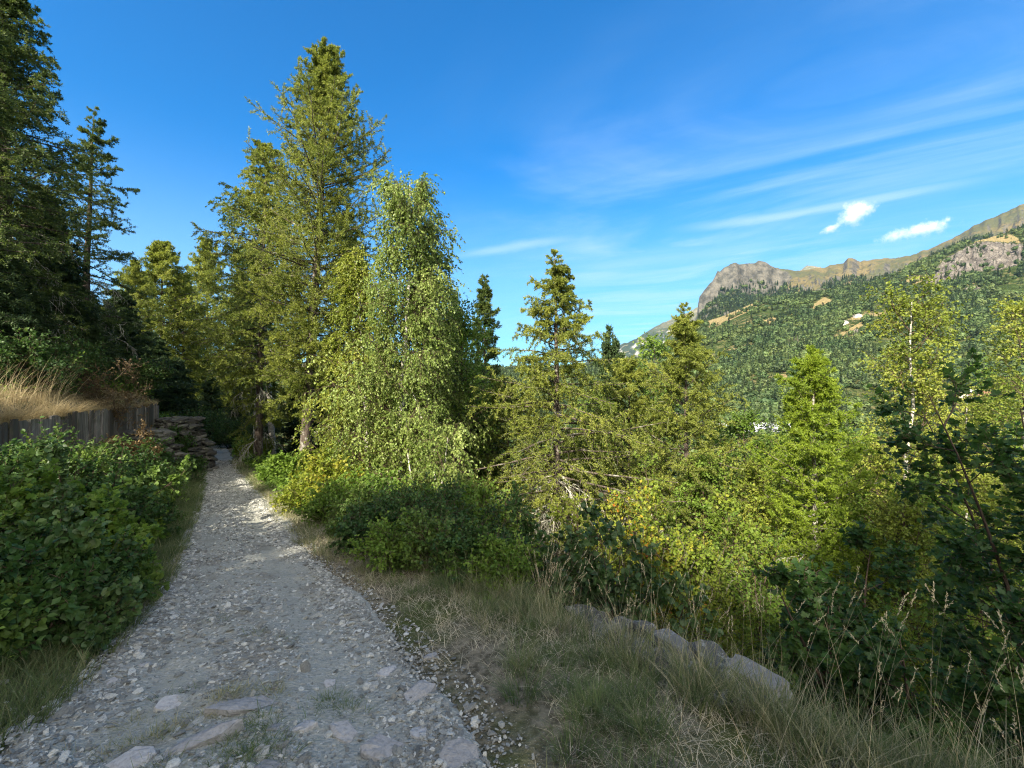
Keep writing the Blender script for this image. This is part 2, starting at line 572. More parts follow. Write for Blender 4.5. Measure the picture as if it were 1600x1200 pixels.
def broadleaf(h, base, rad, seed, nb, mats=None, sub=6, tw=5, lv=7, lsize=.05, T=LEAF, pend=0., r0=.1, lean=(0, 0), stems=1,
              spread=.3, up=.25, prof=None, bang=.85, sublen=.5, twlen=.35, lwidth=1.0, leafup=.8, bend=.06, droop_leaf=.3, toned=None, vary=.6):
    """trunk(s), branches and leaves of one broad-leaved tree or shrub standing at the origin"""
    g = np.random.default_rng(seed)
    k = 10
    if stems == 1:
        t = np.linspace(0, 1, k)
        P = np.zeros((1, k, 3))
        P[0, :, 2] = t * h - .25 * (t == 0)
        P[0, :, 0] = lean[0] * t + bend * np.cumsum(g.normal(0, .5, k)) * t
        P[0, :, 1] = lean[1] * t + bend * np.cumsum(g.normal(0, .5, k)) * t
    else:
        az = np.arange(stems) * 2.4 + g.random(stems)
        tl = spread * (.25 + .85 * g.random(stems))
        d = np.stack([np.cos(az) * tl, np.sin(az) * tl, np.ones(stems)], 1)
        p0 = np.stack([np.cos(az) * .12 * rad, np.sin(az) * .12 * rad, np.full(stems, -.15)], 1)
        P = walk(p0, d, h * (.7 + .4 * g.random(stems)), k, g, .1, .07)
        P[:, :, 0] += lean[0] * np.linspace(0, 1, k) ** 1.5
        P[:, :, 1] += lean[1] * np.linspace(0, 1, k) ** 1.5
    trunk = Geo()
    tubes(trunk, P, taper(len(P), k, r0, .12), 7 if stems == 1 else 5)
    pr = prof or (lambda q: np.sqrt(np.clip(1 - (q * 1.6 - .7) ** 2, .08, 1)))
    m = max(2, nb // len(P))
    B, sB, LB, _ = sprout(P, m, base, .99, bang, .2, lambda s, r: rad * pr((s - base) / (1 - base)) * (.85 - .5 * vary + vary * r), 7, g, up, .08)
    wood = Geo()
    tubes(wood, B, taper(len(B), 7, np.clip(LB * .014, .004, .05), .2), 4, g.random(len(B)))
    S, _, LS, pi = sprout(B, sub, .2, 1, .75, .25, lambda s, r: np.repeat(LB, sub).reshape(s.shape) * sublen * (1.1 - .6 * s) * (.6 + .6 * r), 5, g, -pend * .5, .12)
    tubes(wood, S, taper(len(S), 5, np.clip(LS * .01, .003, .02), .3), 3, g.random(len(S)))
    Q, _, LQ, qi = sprout(S, tw, .15, 1, .7, .3, lambda s, r: np.full(s.shape, twlen * rad * .5) * (.5 + .9 * r), 4, g, -pend, .15)
    tubes(wood, Q, taper(len(Q), 4, .003, .5), 3, g.random(len(Q)))
    leaf = Geo()
    tone_b = g.random(len(B))
    tone = np.clip(tone_b[pi[qi]] * .5 + g.random(len(S))[qi] * .25, 0, 1)
    n = len(Q)
    s = .1 + .9 * g.random((n, lv))
    p, Tn = at_path(Q, s)
    p, Tn = p.reshape(-1, 3), Tn.reshape(-1, 3)
    side = nrm(g.normal(0, 1, p.shape))
    D = Tn * .5 + side * .8 + np.array([0, 0, -droop_leaf])
    N = g.normal(0, .55, p.shape) + np.array([0, 0, leafup])
    tn = np.repeat(tone, lv) + g.random(len(p)) * .3
    if toned is not None:
        tn = toned(p, tn, g)
    cards(leaf, p, D, N, lsize * (.6 + .7 * g.random(len(p))), T, lwidth, np.clip(tn, 0, 1))
    return trunk, wood, leaf, None


def blades(g, base, hgt, lean, width, seed, k=4, rnd=None, curl=.8):
    """curved grass blades; base (n,3), lean (n,2) horizontal bend"""
    r = np.random.default_rng(seed)
    n = len(base)
    t = np.linspace(0, 1, k)
    P = base[:, None] + np.zeros((n, k, 3))
    P[:, :, 2] += hgt[:, None] * (t - .25 * curl * t ** 2 * np.minimum(1, np.linalg.norm(lean, axis=1))[:, None])
    P[:, :, :2] += lean[:, None] * hgt[:, None, None] * (t ** 1.7)[None, :, None]
    w = width[:, None] * (1 - t ** 1.6 * .93)[None]
    az = r.random(n) * 6.283
    S = np.stack([np.cos(az), np.sin(az), np.zeros(n)], 1)[:, None]
    A = P + S * w[..., None] * .5
    B = P - S * w[..., None] * .5
    V = np.stack([A, B], 2).reshape(-1, 3)
    i = (np.arange(n) * k * 2)[:, None]
    j = (np.arange(k - 1) * 2)[None]
    F = np.stack([i + j, i + j + 1, i + j + 3, i + j + 2], -1).reshape(-1, 4)
    g.add(V, F, np.repeat(r.random(n) if rnd is None else rnd, k * 2))
    return P


# ------------------------------------------------------------------ camera, sun, sky
cam = bpy.data.cameras.new('camera')
cam.sensor_width = 36
cam.lens = 36 * FPX / 1600
cam.clip_start = .05
cam.clip_end = 20000
co = bpy.data.objects.new('camera', cam)
COL.objects.link(co)
co.location = (0, 0, EYE)
co.rotation_euler = (radians(90), 0, 0)
sc.camera = co

from mathutils import Vector
sl = bpy.data.lights.new('sun', 'SUN')
sl.energy = 5.0
sl.angle = radians(.55)
sl.color = (1, .90, .74)
so = bpy.data.objects.new('sun', sl)
COL.objects.link(so)
so.rotation_euler = Vector(SUN_TRAVEL).to_track_quat('-Z', 'Y').to_euler()
so.location = (-30, -25, 40)

w = bpy.data.worlds.new('World')
sc.world = w
w.use_nodes = True
q = NT(w.node_tree)
bg = w.node_tree.nodes['Background']
sky = q.n('ShaderNodeTexSky')
sky.sky_type = 'NISHITA'
sky.sun_disc = False
sky.sun_elevation = math.asin(-SUN_TRAVEL[2])
sky.sun_rotation = math.atan2(-SUN_TRAVEL[0], -SUN_TRAVEL[1])
sky.altitude = 1300
sky.air_density = 1.25
sky.dust_density = .35
sky.ozone_density = 2.2
hs = q.n('ShaderNodeHueSaturation')
hs.inputs['Hue'].default_value = .507
hs.inputs['Saturation'].default_value = 1.66
hs.inputs['Value'].default_value = .60
q.put(hs.inputs['Color'], q.mix(1, sky.outputs[0], (.50, .86, 1.06), 'MULTIPLY'))
d = q.n('ShaderNodeTexCoord').outputs['Generated']
sx = q.n('ShaderNodeSeparateXYZ')
q.put(sx.inputs[0], d)
zz = q.math('MAXIMUM', sx.outputs[2], .02)
px_ = q.math('DIVIDE', sx.outputs[0], zz)
py_ = q.math('DIVIDE', sx.outputs[1], zz)
# cloud plane, turned so that its first axis runs along the cirrus streaks
ca, sa = math.cos(-.55), math.sin(-.55)
al = q.math('ADD', q.math('MULTIPLY', px_, ca), q.math('MULTIPLY', py_, sa))
ac = q.math('SUBTRACT', q.math('MULTIPLY', py_, ca), q.math('MULTIPLY', px_, sa))
cv = q.n('ShaderNodeCombineXYZ')
q.put(cv.inputs[0], q.math('MULTIPLY', al, .55))
q.put(cv.inputs[1], q.math('MULTIPLY', ac, 1.0))
n1 = q.noise(cv.outputs[0], 1.0, 7, .58, .9)
cv2 = q.n('ShaderNodeCombineXYZ')
q.put(cv2.inputs[0], q.math('MULTIPLY', al, 1.2))
q.put(cv2.inputs[1], q.math('MULTIPLY', ac, 5.5))
n2 = q.noise(cv2.outputs[0], 1.0, 6, .6, .6)


def band(c, wd, a0, a1):
    """a long thin cirrus streak: centre line ac=c, half width wd, from al=a0 to a1"""
    off = q.math('ABSOLUTE', q.math('SUBTRACT', ac, q.math('MULTIPLY_ADD', n1, .5, c - .25)))
    return q.math('MULTIPLY', q.range(off, wd, 0), q.math('MULTIPLY', q.range(al, a0, a0 + .6), q.range(al, a1, a1 - .7)))


cover = q.math('MULTIPLY', q.range(n1, .36, .80), q.math('MULTIPLY', q.range(px_, -.9, 1.6), q.range(sx.outputs[2], .70, .36)))
cir = q.math('MULTIPLY', cover, q.math('MULTIPLY_ADD', n2, .62, .22))
for args, k in (((3.10, .16, -.75, 1.1), .75), ((2.78, .17, -2.4, -.9), .55), ((2.72, .35, .2, 1.6), .25), ((2.0, .30, .4, 3.2), .42),
                ((3.9, .30, .8, 3.4), .7), ((3.7, .5, -1.9, .4), .35)):
    cir = q.math('MAXIMUM', cir, q.math('MULTIPLY', band(*args), q.math('MULTIPLY_ADD', n2, .85 * k, .18 * k)))
cir = q.math('MULTIPLY', cir, q.range(sx.outputs[1], -.2, .2))
lowhaze = q.math('MULTIPLY', q.range(sx.outputs[2], .46, -.05), .72)
col = q.mix(lowhaze, hs.outputs[0], (1.8, 2.45, 3.0))
col = q.mix(q.math('MINIMUM', cir, .9), col, (2.3, 2.9, 3.5))
# two small cumulus puffs over the ridge
nc = q.noise(d, 34, 6, .62)


def puff(u, v, ru, rv, tilt):
    c = Vector(((u - 800) / FPX, 1, (600 - v) / FPX)).normalized()
    e1 = Vector((c.y, -c.x, 0)).normalized()
    e2 = e1.cross(c).normalized()
    if e2.z < 0:
        e2 = -e2
    a = q.vmath('DOT_PRODUCT', d, tuple(e1 * math.cos(tilt) + e2 * math.sin(tilt)), 1)
    b = q.vmath('DOT_PRODUCT', d, tuple(e2 * math.cos(tilt) - e1 * math.sin(tilt)), 1)
    f = q.vmath('DOT_PRODUCT', d, tuple(c), 1)
    r = q.math('SQRT', q.math('ADD', q.math('POWER', q.math('DIVIDE', a, ru / 900), 2), q.math('POWER', q.math('DIVIDE', b, rv / 900), 2)))
    r = q.math('ADD', r, q.math('MULTIPLY_ADD', nc, 4.4, -2.2))
    return q.math('MULTIPLY', q.range(r, 1.5, -.3), q.math('GREATER_THAN', f, .5)), b


for u, v, ru, rv, tl in ((1332, 341, 23, 12, .3), (1300, 356, 9, 5, .4), (1426, 363, 28, 9, .08), (1350, 326, 16, 9, .0), (1448, 357, 15, 7, .1)):
    mk, b = puff(u, v, ru, rv, tl)
    body = q.mix(q.range(b, -rv / 900, rv / 1400), (2.5, 2.9, 3.4), (4.3, 4.3, 4.3))
    col = q.mix(mk, col, body)
# unseen bright cloud added behind the camera as neutral fill for the shade
fill_veil = q.math('MULTIPLY', q.range(sx.outputs[1], .05, -.55), q.math('MULTIPLY_ADD', q.noise(d, 2.2, 5, .6), .8, .35))
fill_veil = q.math('MULTIPLY', q.math('MINIMUM', fill_veil, .85), q.range(sx.outputs[2], -.02, .12))
col = q.mix(fill_veil, col, (9.2, 8.5, 7.4))
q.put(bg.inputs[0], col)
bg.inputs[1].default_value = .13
w.cycles.sampling_method = 'MANUAL'
w.cycles.sample_map_resolution = 512

sc.view_settings.view_transform = 'Standard'
sc.view_settings.look = 'None'
sc.view_settings.gamma = 1
sc.view_settings.exposure = 1.55
sc.cycles.max_bounces = 6
sc.cycles.diffuse_bounces = 3
sc.cycles.glossy_bounces = 2
sc.cycles.transmission_bounces = 3
sc.cycles.sample_clamp_indirect = 6
sc.cycles.use_denoising = True
sc.cycles.filter_width = 1.15
sc.cycles.denoiser = 'OPENIMAGEDENOISE'
sc.cycles.denoising_prefilter = 'NONE'
sc.cycles.use_adaptive_sampling = True
sc.cycles.adaptive_threshold = .01


# ------------------------------------------------------------------ ground and path
def grow_axis(a, b, fine0, fine1, st, gain=1.13):
    mid = list(np.arange(fine0, fine1, st))
    hi, s = [fine1], st
    while hi[-1] < b:
        s *= gain
        hi.append(hi[-1] + s)
    lo, s = [fine0], st
    while lo[-1] > a:
        s *= gain
        lo.append(lo[-1] - s)
    return np.array(lo[:0:-1] + mid + hi)


def grid(xs, ys, zf, g):
    X, Y = np.meshgrid(xs, ys)
    Z = zf(X, Y)
    ny, nx = X.shape
    i = np.arange(ny - 1)[:, None] * nx + np.arange(nx - 1)[None]
    F = np.stack([i, i + 1, i + nx + 1, i + nx], -1).reshape(-1, 4)
    g.add(np.stack([X, Y, Z], -1), F)


def ground_mat():
    m, nt = nodes('woodland_soil')
    q = NT(nt)
    p = q.pos()
    n1, n2, n3 = q.noise(p, .9, 5, .6), q.noise(p, 14, 5, .65), q.noise(p, 90, 3, .6)
    col = q.mix(q.range(n2, .35, .65), (.085, .075, .05), (.24, .21, .15))
    col = q.mix(q.range(n1, .42, .62), col, q.mix(n2, (.035, .055, .014), (.10, .11, .035)))
    col = q.mix(q.range(n3, .60, .72), col, (.38, .35, .27))
    nn = q.bump(n2, .7, .05)
    q.out(col, .95, q.bump(n3, .7, .012, nn), .1)
    return m


g = Geo()
def ground_h(x, y):
    c = (x - Lx(y)) / (Rx(y) - Lx(y))
    return H(x, y) - .12 * smooth(0, .12, c) * smooth(1, .88, c)


grid(grow_axis(-95, 190, -19, 7, .13), grow_axis(-32, 175, .6, 18, .13), ground_h, g)
tag(g.obj('ground', ground_mat(), shade=True), kind='structure')

ys = [.7]
while ys[-1] < 36:
    ys.append(ys[-1] + max(.025, ys[-1] * .012))
ys = np.array(ys)
ss = np.linspace(0, 1, 90)
lf = Lx(ys) - .05 + fbm(ys * 1.7, ys * 0, 5) * .16
rt = Rx(ys) + .13 + fbm(ys * 1.5, ys * 0 + 9, 6) * .22
PX = lf[:, None] * (1 - ss) + rt[:, None] * ss
PY = np.repeat(ys[:, None], len(ss), 1)


def path_h(x, y):
    c = np.clip((x - Lx(y)) / (Rx(y) - Lx(y)), 0, 1)
    rut = -.035 * (np.exp(-((c - .22) / .13) ** 2) + np.exp(-((c - .76) / .13) ** 2))
    near = np.exp(-np.maximum(y - 2.5, 0) / 5)
    rock = smooth(.08, .5, fbm(x * 1.1 + y * .8, y * 1.9 - x * .6, 21, 3)) * .05 * near
    return zp(y) + rut + .03 + rock + (fbm(x * 3.2, y * 3.2, 31, 4) * .022 + fbm(x * 14, y * 14, 41, 3) * .009)


edge = np.minimum(smooth(0, .05, ss), smooth(1, .95, ss))[None]
PZ = H(PX, PY) * (1 - edge) + path_h(PX, PY) * edge - (1 - edge) * .03
g = Geo()
ny, nx = PX.shape
i = np.arange(ny - 1)[:, None] * nx + np.arange(nx - 1)[None]
g.add(np.stack([PX, PY, PZ], -1), np.stack([i, i + 1, i + nx + 1, i + nx], -1).reshape(-1, 4))


def path_mat():
    m, nt = nodes('crushed_slate')
    q = NT(nt)
    p = q.pos()
    n1, n2, n3 = q.noise(p, 1.6, 4, .6), q.noise(p, 18, 5, .65), q.noise(p, 120, 3, .6)
    v = q.n('ShaderNodeTexVoronoi', feature='F1')
    q.put(v.inputs['Vector'], p)
    v.inputs['Scale'].default_value = 55
    sep = q.n('ShaderNodeSeparateColor')
    q.put(sep.inputs[0], v.outputs['Color'])
    col = q.mix(sep.outputs[0], (.185, .19, .165), (.40, .405, .36))
    dirt = q.mix(n2, (.225, .225, .185), (.36, .36, .30))
    col = q.mix(q.range(n2, .38, .60), col, dirt)
    col = q.mix(q.range(n3, .66, .74), col, (.52, .52, .50))
    col = q.mix(q.math('MULTIPLY', q.range(n1, .5, .68), .6), col, (.17, .15, .115))
    nn = q.bump(v.outputs['Distance'], .55, .012)
    nn = q.bump(n2, .5, .03, nn)
    q.out(col, .9, q.bump(n3, .5, .006, nn), .2)
    return m


tag(g.obj('path', path_mat(), shade=True), kind='structure')

# ------------------------------------------------------------------ valley and mountains
VN = np.array([[-900, 520], [300, 560], [800, 578], [930, 575], [1000, 562], [1060, 530], [1090, 506], [1130, 494], [1190, 468], [1250, 464], [1300, 456], [1350, 446],
               [1400, 426], [1450, 405], [1500, 384], [1550, 370], [1600, 356], [1800, 300], [2200, 260]], float)
VC = np.array([[900, 640], [1040, 575], [1076, 530], [1089, 497], [1092, 470], [1103, 458], [1114, 446], [1121, 430], [1150, 420], [1172, 416], [1185, 411], [1205, 418],
               [1250, 424], [1290, 418], [1302, 413], [1318, 410], [1325, 402], [1334, 405], [1345, 408], [1390, 404], [1430, 397], [1470, 381], [1520, 354], [1560, 336], [1600, 318], [1800, 250], [2200, 220]], float)
VF = np.array([[700, 598], [860, 590], [935, 562], [965, 545], [1000, 526], [1035, 505], [1060, 494], [1090, 480], [1150, 470], [1225, 440], [1248, 423], [1262, 414], [1282, 417], [1300, 430], [1400, 460]], float)


def slope_z(t, Y):
    """near wooded slope: valley floor to its crest, then away behind"""
    u = 800 + 700 * t
    zc = EYE + (600 - np.interp(u, VN[:, 0], VN[:, 1])) / FPX * 1250
    a = np.clip((Y - 450) / 800, 0, 1)
    z = -38 + (zc + 38) * (a * .82 + .18 * a * a)
    n = fbm(t * 6, Y / 170, 51, 6)
    z = z + n * 22 * np.sin(np.pi * np.clip(a, 0, 1)) * smooth(450, 600, Y)
    return np.where(Y > 1250, zc - (Y - 1250) * .22, z)


def in_poly(u, v, poly):
    x, y = np.asarray(poly, float).T
    ins = np.zeros(u.shape, bool)
    j = len(x) - 1
    for i in range(len(x)):
        ins ^= ((y[i] > v) != (y[j] > v)) & (u < (x[j] - x[i]) * (v - y[i]) / (y[j] - y[i] + 1e-9) + x[i])
        j = i
    return ins



GOLD = [[(1100, 506), (1130, 488), (1190, 464), (1198, 472), (1150, 496), (1112, 514)], [(1262, 482), (1288, 464), (1308, 472), (1292, 484), (1266, 488)],
        [(1190, 590), (1225, 584), (1266, 592), (1260, 602), (1216, 600)], [(1284, 534), (1326, 514), (1345, 503), (1354, 512), (1332, 534), (1308, 538)],
        [(1182, 507), (1205, 495), (1224, 500), (1207, 510)], [(1136, 546), (1178, 536), (1184, 546), (1150, 553)], [(1326, 493), (1385, 487), (1390, 496), (1332, 500)],
        [(1380, 455), (1420, 436), (1450, 425), (1440, 440), (1400, 456)], [(1520, 372), (1580, 366), (1600, 378), (1560, 386), (1526, 384)]]
ROCK = [[(1440, 450), (1476, 404), (1530, 376), (1600, 380), (1600, 412), (1560, 422), (1520, 430), (1490, 446)], [(1486, 462), (1520, 446), (1548, 452), (1515, 466)],
        [(1325, 520), (1340, 512), (1350, 520), (1340, 532)], [(1225, 540), (1245, 534), (1250, 542), (1232, 548)], [(1600, 430), (1640, 410), (1700, 420), (1640, 450)]]


def slope_cover(t, Y, z):
    u, v = 800 + 700 * t, 600 - (z - EYE) / Y * 700
    c = np.full(t.shape, .5)
    for p_ in GOLD:
        c[in_poly(u, v, p_)] = 0.
    for p_ in ROCK:
        c[in_poly(u, v, p_)] = 1.
    return c


def crag_slope(t, Y):
    z = slope_z(t, Y)
    k = slope_cover(t, Y, z) > .9
    return z + k * (np.abs(fbm(t * 60, Y / 40, 93, 5)) * 34 - 6)


def ridge_z(V, Y0, Y1, Y2, foot, amp, seed, cliff=0):
    def f(t, Y):
        u = 800 + 700 * t
        crag = fbm(u / 9, u * 0, seed, 4) * 2.2
        zc = EYE + (600 - np.interp(u, V[:, 0], V[:, 1]) + crag) / FPX * Y1
        a = np.clip((Y - Y0) / (Y1 - Y0), 0, 1)
        pr = a ** .9
        n = fbm(t * 9, Y / 260, seed + 5, 6)
        rid = 1 - 2 * np.abs(fbm(t * 26, Y / 420, seed + 11, 5))
        if cliff:
            # a rock face under the summit at the left, gentler to the right
            st = a + .05 * fbm(t * 30, Y / 500, seed + 3, 4)
            face = .66 * np.clip(st / .86, 0, 1) + .34 * smooth(.86, .95, st)
            k = cliff * smooth(1255, 1195, u)
            pr = pr * (1 - k) + face * k
        z = foot + (zc - foot) * pr
        z = z + (n * amp + rid * amp * .35) * np.sin(np.pi * a) ** .8
        return np.where(Y > Y1, zc - (Y - Y1) * .5, z)
    return f


def tsheet(name, ts, Ys, f, mat, cover=None):
    T, Y = np.meshgrid(ts, Ys)
    Z = f(T, Y)
    ny, nx = T.shape
    i = np.arange(ny - 1)[:, None] * nx + np.arange(nx - 1)[None]
    F = np.stack([i, i + 1, i + nx + 1, i + nx], -1).reshape(-1, 4)
    g = Geo()
    g.add(np.stack([T * Y, Y, Z], -1), F, .5 if cover is None else cover(T, Y, Z).ravel())
    return tag(g.obj(name, mat, shade=True), kind='structure')


def rocky_mat(name, forest, forest2, grass, gold, rock, rock2, scale, lo, hi, treeline=None, cover=False):
    m, nt = nodes(name)
    q = NT(nt)
    p = q.pos()
    nz = q.n('ShaderNodeSeparateXYZ')
    q.put(nz.inputs[0], q.n('ShaderNodeNewGeometry').outputs['Normal'])
    pz = q.n('ShaderNodeSeparateXYZ')
    q.put(pz.inputs[0], p)
    n1, n2, n3 = q.noise(p, scale, 6, .6), q.noise(p, scale * 6, 6, .65), q.noise(p, scale * 30, 4, .6)
    gr = q.mix(q.range(n1, .4, .62), grass, gold)
    gr = q.mix(q.math('MULTIPLY', q.range(n3, .45, .7), .7), gr, q.mix(n2, grass, rock))
    gr = q.mix(q.range(n2, .55, .68), gr, rock)
    fo = q.mix(n3, forest, forest2)
    if treeline:
        f = q.range(q.math('ADD', pz.outputs[2], q.math('MULTIPLY_ADD', n2, -260, 130)), treeline[1], treeline[0])
        f = q.math('MULTIPLY', f, q.range(q.noise(p, scale * 2.2, 5, .6), .36, .46))
    else:
        f = q.range(n2, .40, .52)
    col = q.mix(f, gr, fo)
    rk = q.mix(q.range(n2, .35, .65), rock, rock2)
    rk = q.mix(q.math('MULTIPLY', q.range(n3, .5, .7), .5), rk, rock)
    steep = q.range(q.math('ADD', nz.outputs[2], q.math('MULTIPLY_ADD', n2, .5, -.25)), hi, lo)
    if cover:
        cv_ = q.math('ADD', q.attr('rnd'), q.math('MULTIPLY_ADD', n2, .7, -.35))
        col = q.mix(q.range(cv_, .30, .18), col, q.mix(n3, gold, tuple(c * 1.25 for c in gold)))
        steep = q.math('MAXIMUM', q.math('MULTIPLY', steep, .35), q.range(cv_, .66, .82))
    col = q.mix(steep, col, rk)
    nn = q.bump(n2, 1., 14)
    q.out(col, .95, q.bump(n3, 1., 4, nn), .05)
    return m


valley = rocky_mat('valley_meadow', (.03, .055, .015), (.06, .09, .02), (.10, .13, .03), (.30, .24, .09), (.2, .19, .17), (.3, .29, .26), .01, -1, -.9)
slope_m = rocky_mat('wooded_slope', (.025, .045, .014), (.06, .085, .022), (.07, .105, .028), (.27, .215, .10), (.10, .09, .08), (.28, .25, .21), .012, .55, .72, cover=True)
cliff_m = rocky_mat('cliff_mountain', (.022, .040, .018), (.045, .065, .028), (.085, .088, .042), (.165, .13, .06), (.05, .05, .043), (.135, .125, .102), .0045, .66, .86, (250, 420))
ridge_m = rocky_mat('far_ridge', (.03, .045, .03), (.045, .06, .04), (.10, .11, .06), (.2, .17, .1), (.30, .28, .26), (.52, .50, .47), .004, .55, .75, (500, 900))

tsheet('valley', np.linspace(-1.6, 1.9, 120), np.linspace(120, 460, 60),
       lambda t, Y: -41 + fbm(t * Y / 60, Y / 60, 77, 4) * 1.6 + smooth(440, 460, Y) * 2, valley)
tsheet('hillside', np.concatenate([np.linspace(-1.6, .2, 120), np.linspace(.21, 1.9, 520)]), np.concatenate([np.linspace(448, 1250, 260), np.linspace(1260, 1700, 12)]), crag_slope, slope_m, slope_cover)
cliff_z = ridge_z(VC, 1400, 2700, 4200, 60, 95, 61, 1.)
tsheet('mountain', np.linspace(.14, 1.9, 620), np.concatenate([np.linspace(1400, 2700, 150), np.linspace(2720, 4200, 12)]), cliff_z, cliff_m)
tsheet('far_mountain', np.linspace(-.14, .9, 360), np.concatenate([np.linspace(3600, 5600, 90), np.linspace(5650, 7000, 6)]), ridge_z(VF, 3600, 5600, 7000, 0, 160, 71), ridge_m)


# ------------------------------------------------------------------ woods far off (nobody could count them)
def far_tree(kind, seed):
    r = np.random.default_rng(seed)
    g = Geo()
    if kind == 'conifer':
        n = 230
        t = r.random(n) ** .8
        rad = .21 * (1 - t) ** .9 * (.45 + .6 * r.random(n)) + .012
        az = r.random(n) * 6.283
        C = np.stack([np.cos(az) * rad * .25, np.sin(az) * rad * .25, .06 + t * .93], 1)
        D = np.stack([np.cos(az), np.sin(az), -.35 + .9 * t], 1)
        N = r.normal(0, .5, (n, 3)) + np.array([0, 0, 1])
        cards(g, C, D, N, rad * 1.0 + .05, LEAF, .75, r.random(n))
    else:
        n = 300
        v = nrm(r.normal(0, 1, (n, 3)))
        lump = 1 + .35 * np.sin(v[:, 0] * 4 + seed) * np.cos(v[:, 1] * 3.5 + seed * 2) + .2 * np.sin(v[:, 2] * 7)
        C = v * np.array([.36, .36, .42]) * (lump * (.75 + .3 * r.random(n)))[:, None] + np.array([0, 0, .52])
        D = nrm(np.cross(v, r.normal(0, 1, (n, 3))))
        cards(g, C, D, v + r.normal(0, .4, (n, 3)), .13 + .07 * r.random(n), ROUND, 1.0, r.random(n))
    P = np.zeros((1, 3, 3))
    P[0, :, 2] = (-.1, .3, .7)
    tubes(g, P, np.array([[.02, .015, .005]]), 4, .5, 1)
    return g.mesh('far_' + kind, [M['fardark'] if kind == 'conifer' else M['far'], M['darkbark']])


far_coll = bpy.data.collections.new('woodland_tree_kinds')
for kk, (kind, sd) in enumerate((('broadleaf', 1), ('broadleaf', 2), ('broadleaf', 3), ('conifer', 4), ('conifer', 5))):
    ob = bpy.data.objects.new('kind_%d' % kk, far_tree(kind, sd))
    far_coll.objects.link(ob)


def wood_nodes():
    ng = bpy.data.node_groups.new('woodland', 'GeometryNodeTree')
    ng.interface.new_socket('Geometry', in_out='INPUT', socket_type='NodeSocketGeometry')
    ng.interface.new_socket('Geometry', in_out='OUTPUT', socket_type='NodeSocketGeometry')
    N, L = ng.nodes, ng.links
    gi, go = N.new('NodeGroupInput'), N.new('NodeGroupOutput')
    ci = N.new('GeometryNodeCollectionInfo')
    ci.inputs['Collection'].default_value = far_coll
    ci.inputs['Separate Children'].default_value = True
    ci.inputs['Reset Children'].default_value = True
    ip = N.new('GeometryNodeInstanceOnPoints')
    ip.inputs['Pick Instance'].default_value = True

    def named(nm, ty):
        a = N.new('GeometryNodeInputNamedAttribute')
        a.data_type = ty
        a.inputs[0].default_value = nm
        return a.outputs[0]
    L.new(gi.outputs[0], ip.inputs['Points'])
    L.new(ci.outputs[0], ip.inputs['Instance'])
    L.new(named('kindno', 'INT'), ip.inputs['Instance Index'])
    L.new(named('turn', 'FLOAT_VECTOR'), ip.inputs['Rotation'])
    L.new(named('size', 'FLOAT_VECTOR'), ip.inputs['Scale'])
    L.new(ip.outputs[0], go.inputs[0])
    return ng


WN = wood_nodes()


def woodland(name, pts, hgt, con, seed, label, cat):
    r = np.random.default_rng(seed)
    n = len(pts)
    me = bpy.data.meshes.new(name)
    me.vertices.add(n)
    me.vertices.foreach_set('co', np.asarray(pts, np.float32).ravel())
    isc = r.random(n) < con
    kd = np.where(isc, 3 + r.integers(0, 2, n), r.integers(0, 3, n)).astype(np.int32)
    me.attributes.new('kindno', 'INT', 'POINT').data.foreach_set('value', kd)
    tv = np.stack([r.normal(0, .05, n), r.normal(0, .05, n), r.random(n) * 6.28], 1).astype(np.float32)
    me.attributes.new('turn', 'FLOAT_VECTOR', 'POINT').data.foreach_set('vector', tv.ravel())
    s = hgt * (.45 + .95 * r.random(n) ** 1.6)
    wd = s * (.8 + .5 * r.random(n)) * np.where(isc, 1.0, 1.0)
    sv = np.stack([wd, wd, s * np.where(isc, 1.25, .9)], 1).astype(np.float32)
    me.attributes.new('size', 'FLOAT_VECTOR', 'POINT').data.foreach_set('vector', sv.ravel())
    o = bpy.data.objects.new(name, me)
    COL.objects.link(o)
    md = o.modifiers.new('woodland', 'NODES')
    md.node_group = WN
    return tag(o, label, cat, kind='stuff')


r = np.random.default_rng(5)
N0 = 85000
t = r.uniform(-.3, 1.5, N0)
Y = np.sqrt(r.random(N0) * (1330 ** 2 - 455 ** 2) + 455 ** 2)
z = slope_z(t, Y)
uu, vv = 800 + 700 * t, 600 - (z - EYE) / Y * 700
# clearings: dry meadows, a cliff band and rock slabs on the slope, where they lie
bare = np.zeros(N0, bool)
for poly in GOLD + ROCK:
    bare |= in_poly(uu, vv + 3, poly) & (r.random(N0) < .93)
dens = .50 + 1.5 * fbm(t * 11, Y / 75, 91, 5) + .25 * smooth(1150, 1500, uu)
keep = (r.random(N0) < dens) & ~bare
for bu, bY, du, dY in ((1508, 500, 62, 34), (1001, 705, 22, 45), (1332, 915, 18, 40)):
    keep &= ~((np.abs(uu - bu) < du) & (Y < bY + 26) & (Y > bY - dY))
pts = np.stack([t * Y, Y, z], 1)[keep]
woodland('hillside_forest', pts, 10.5, .42, 3, 'dense mixed forest covering the sunlit slope across the valley', 'forest')

N1 = 9000
t = r.uniform(-.2, 1.6, N1)
Y = np.sqrt(r.random(N1) * (455 ** 2 - 75 ** 2) + 75 ** 2)
zz_ = np.maximum(H(t * Y, np.minimum(Y, 170), False), -41)
uu = 800 + 700 * t
open_ = (Y > 285) & (uu > 1085) & (uu < 1400) & (Y < 428)
keep = ~open_ & (r.random(N1) < .8 + fbm(t * Y / 30, Y / 30, 17, 3) * .6)
woodland('valley_forest', np.stack([t * Y, Y, zz_], 1)[keep], 13, .35, 4, 'light green trees covering the valley floor below the path', 'forest')

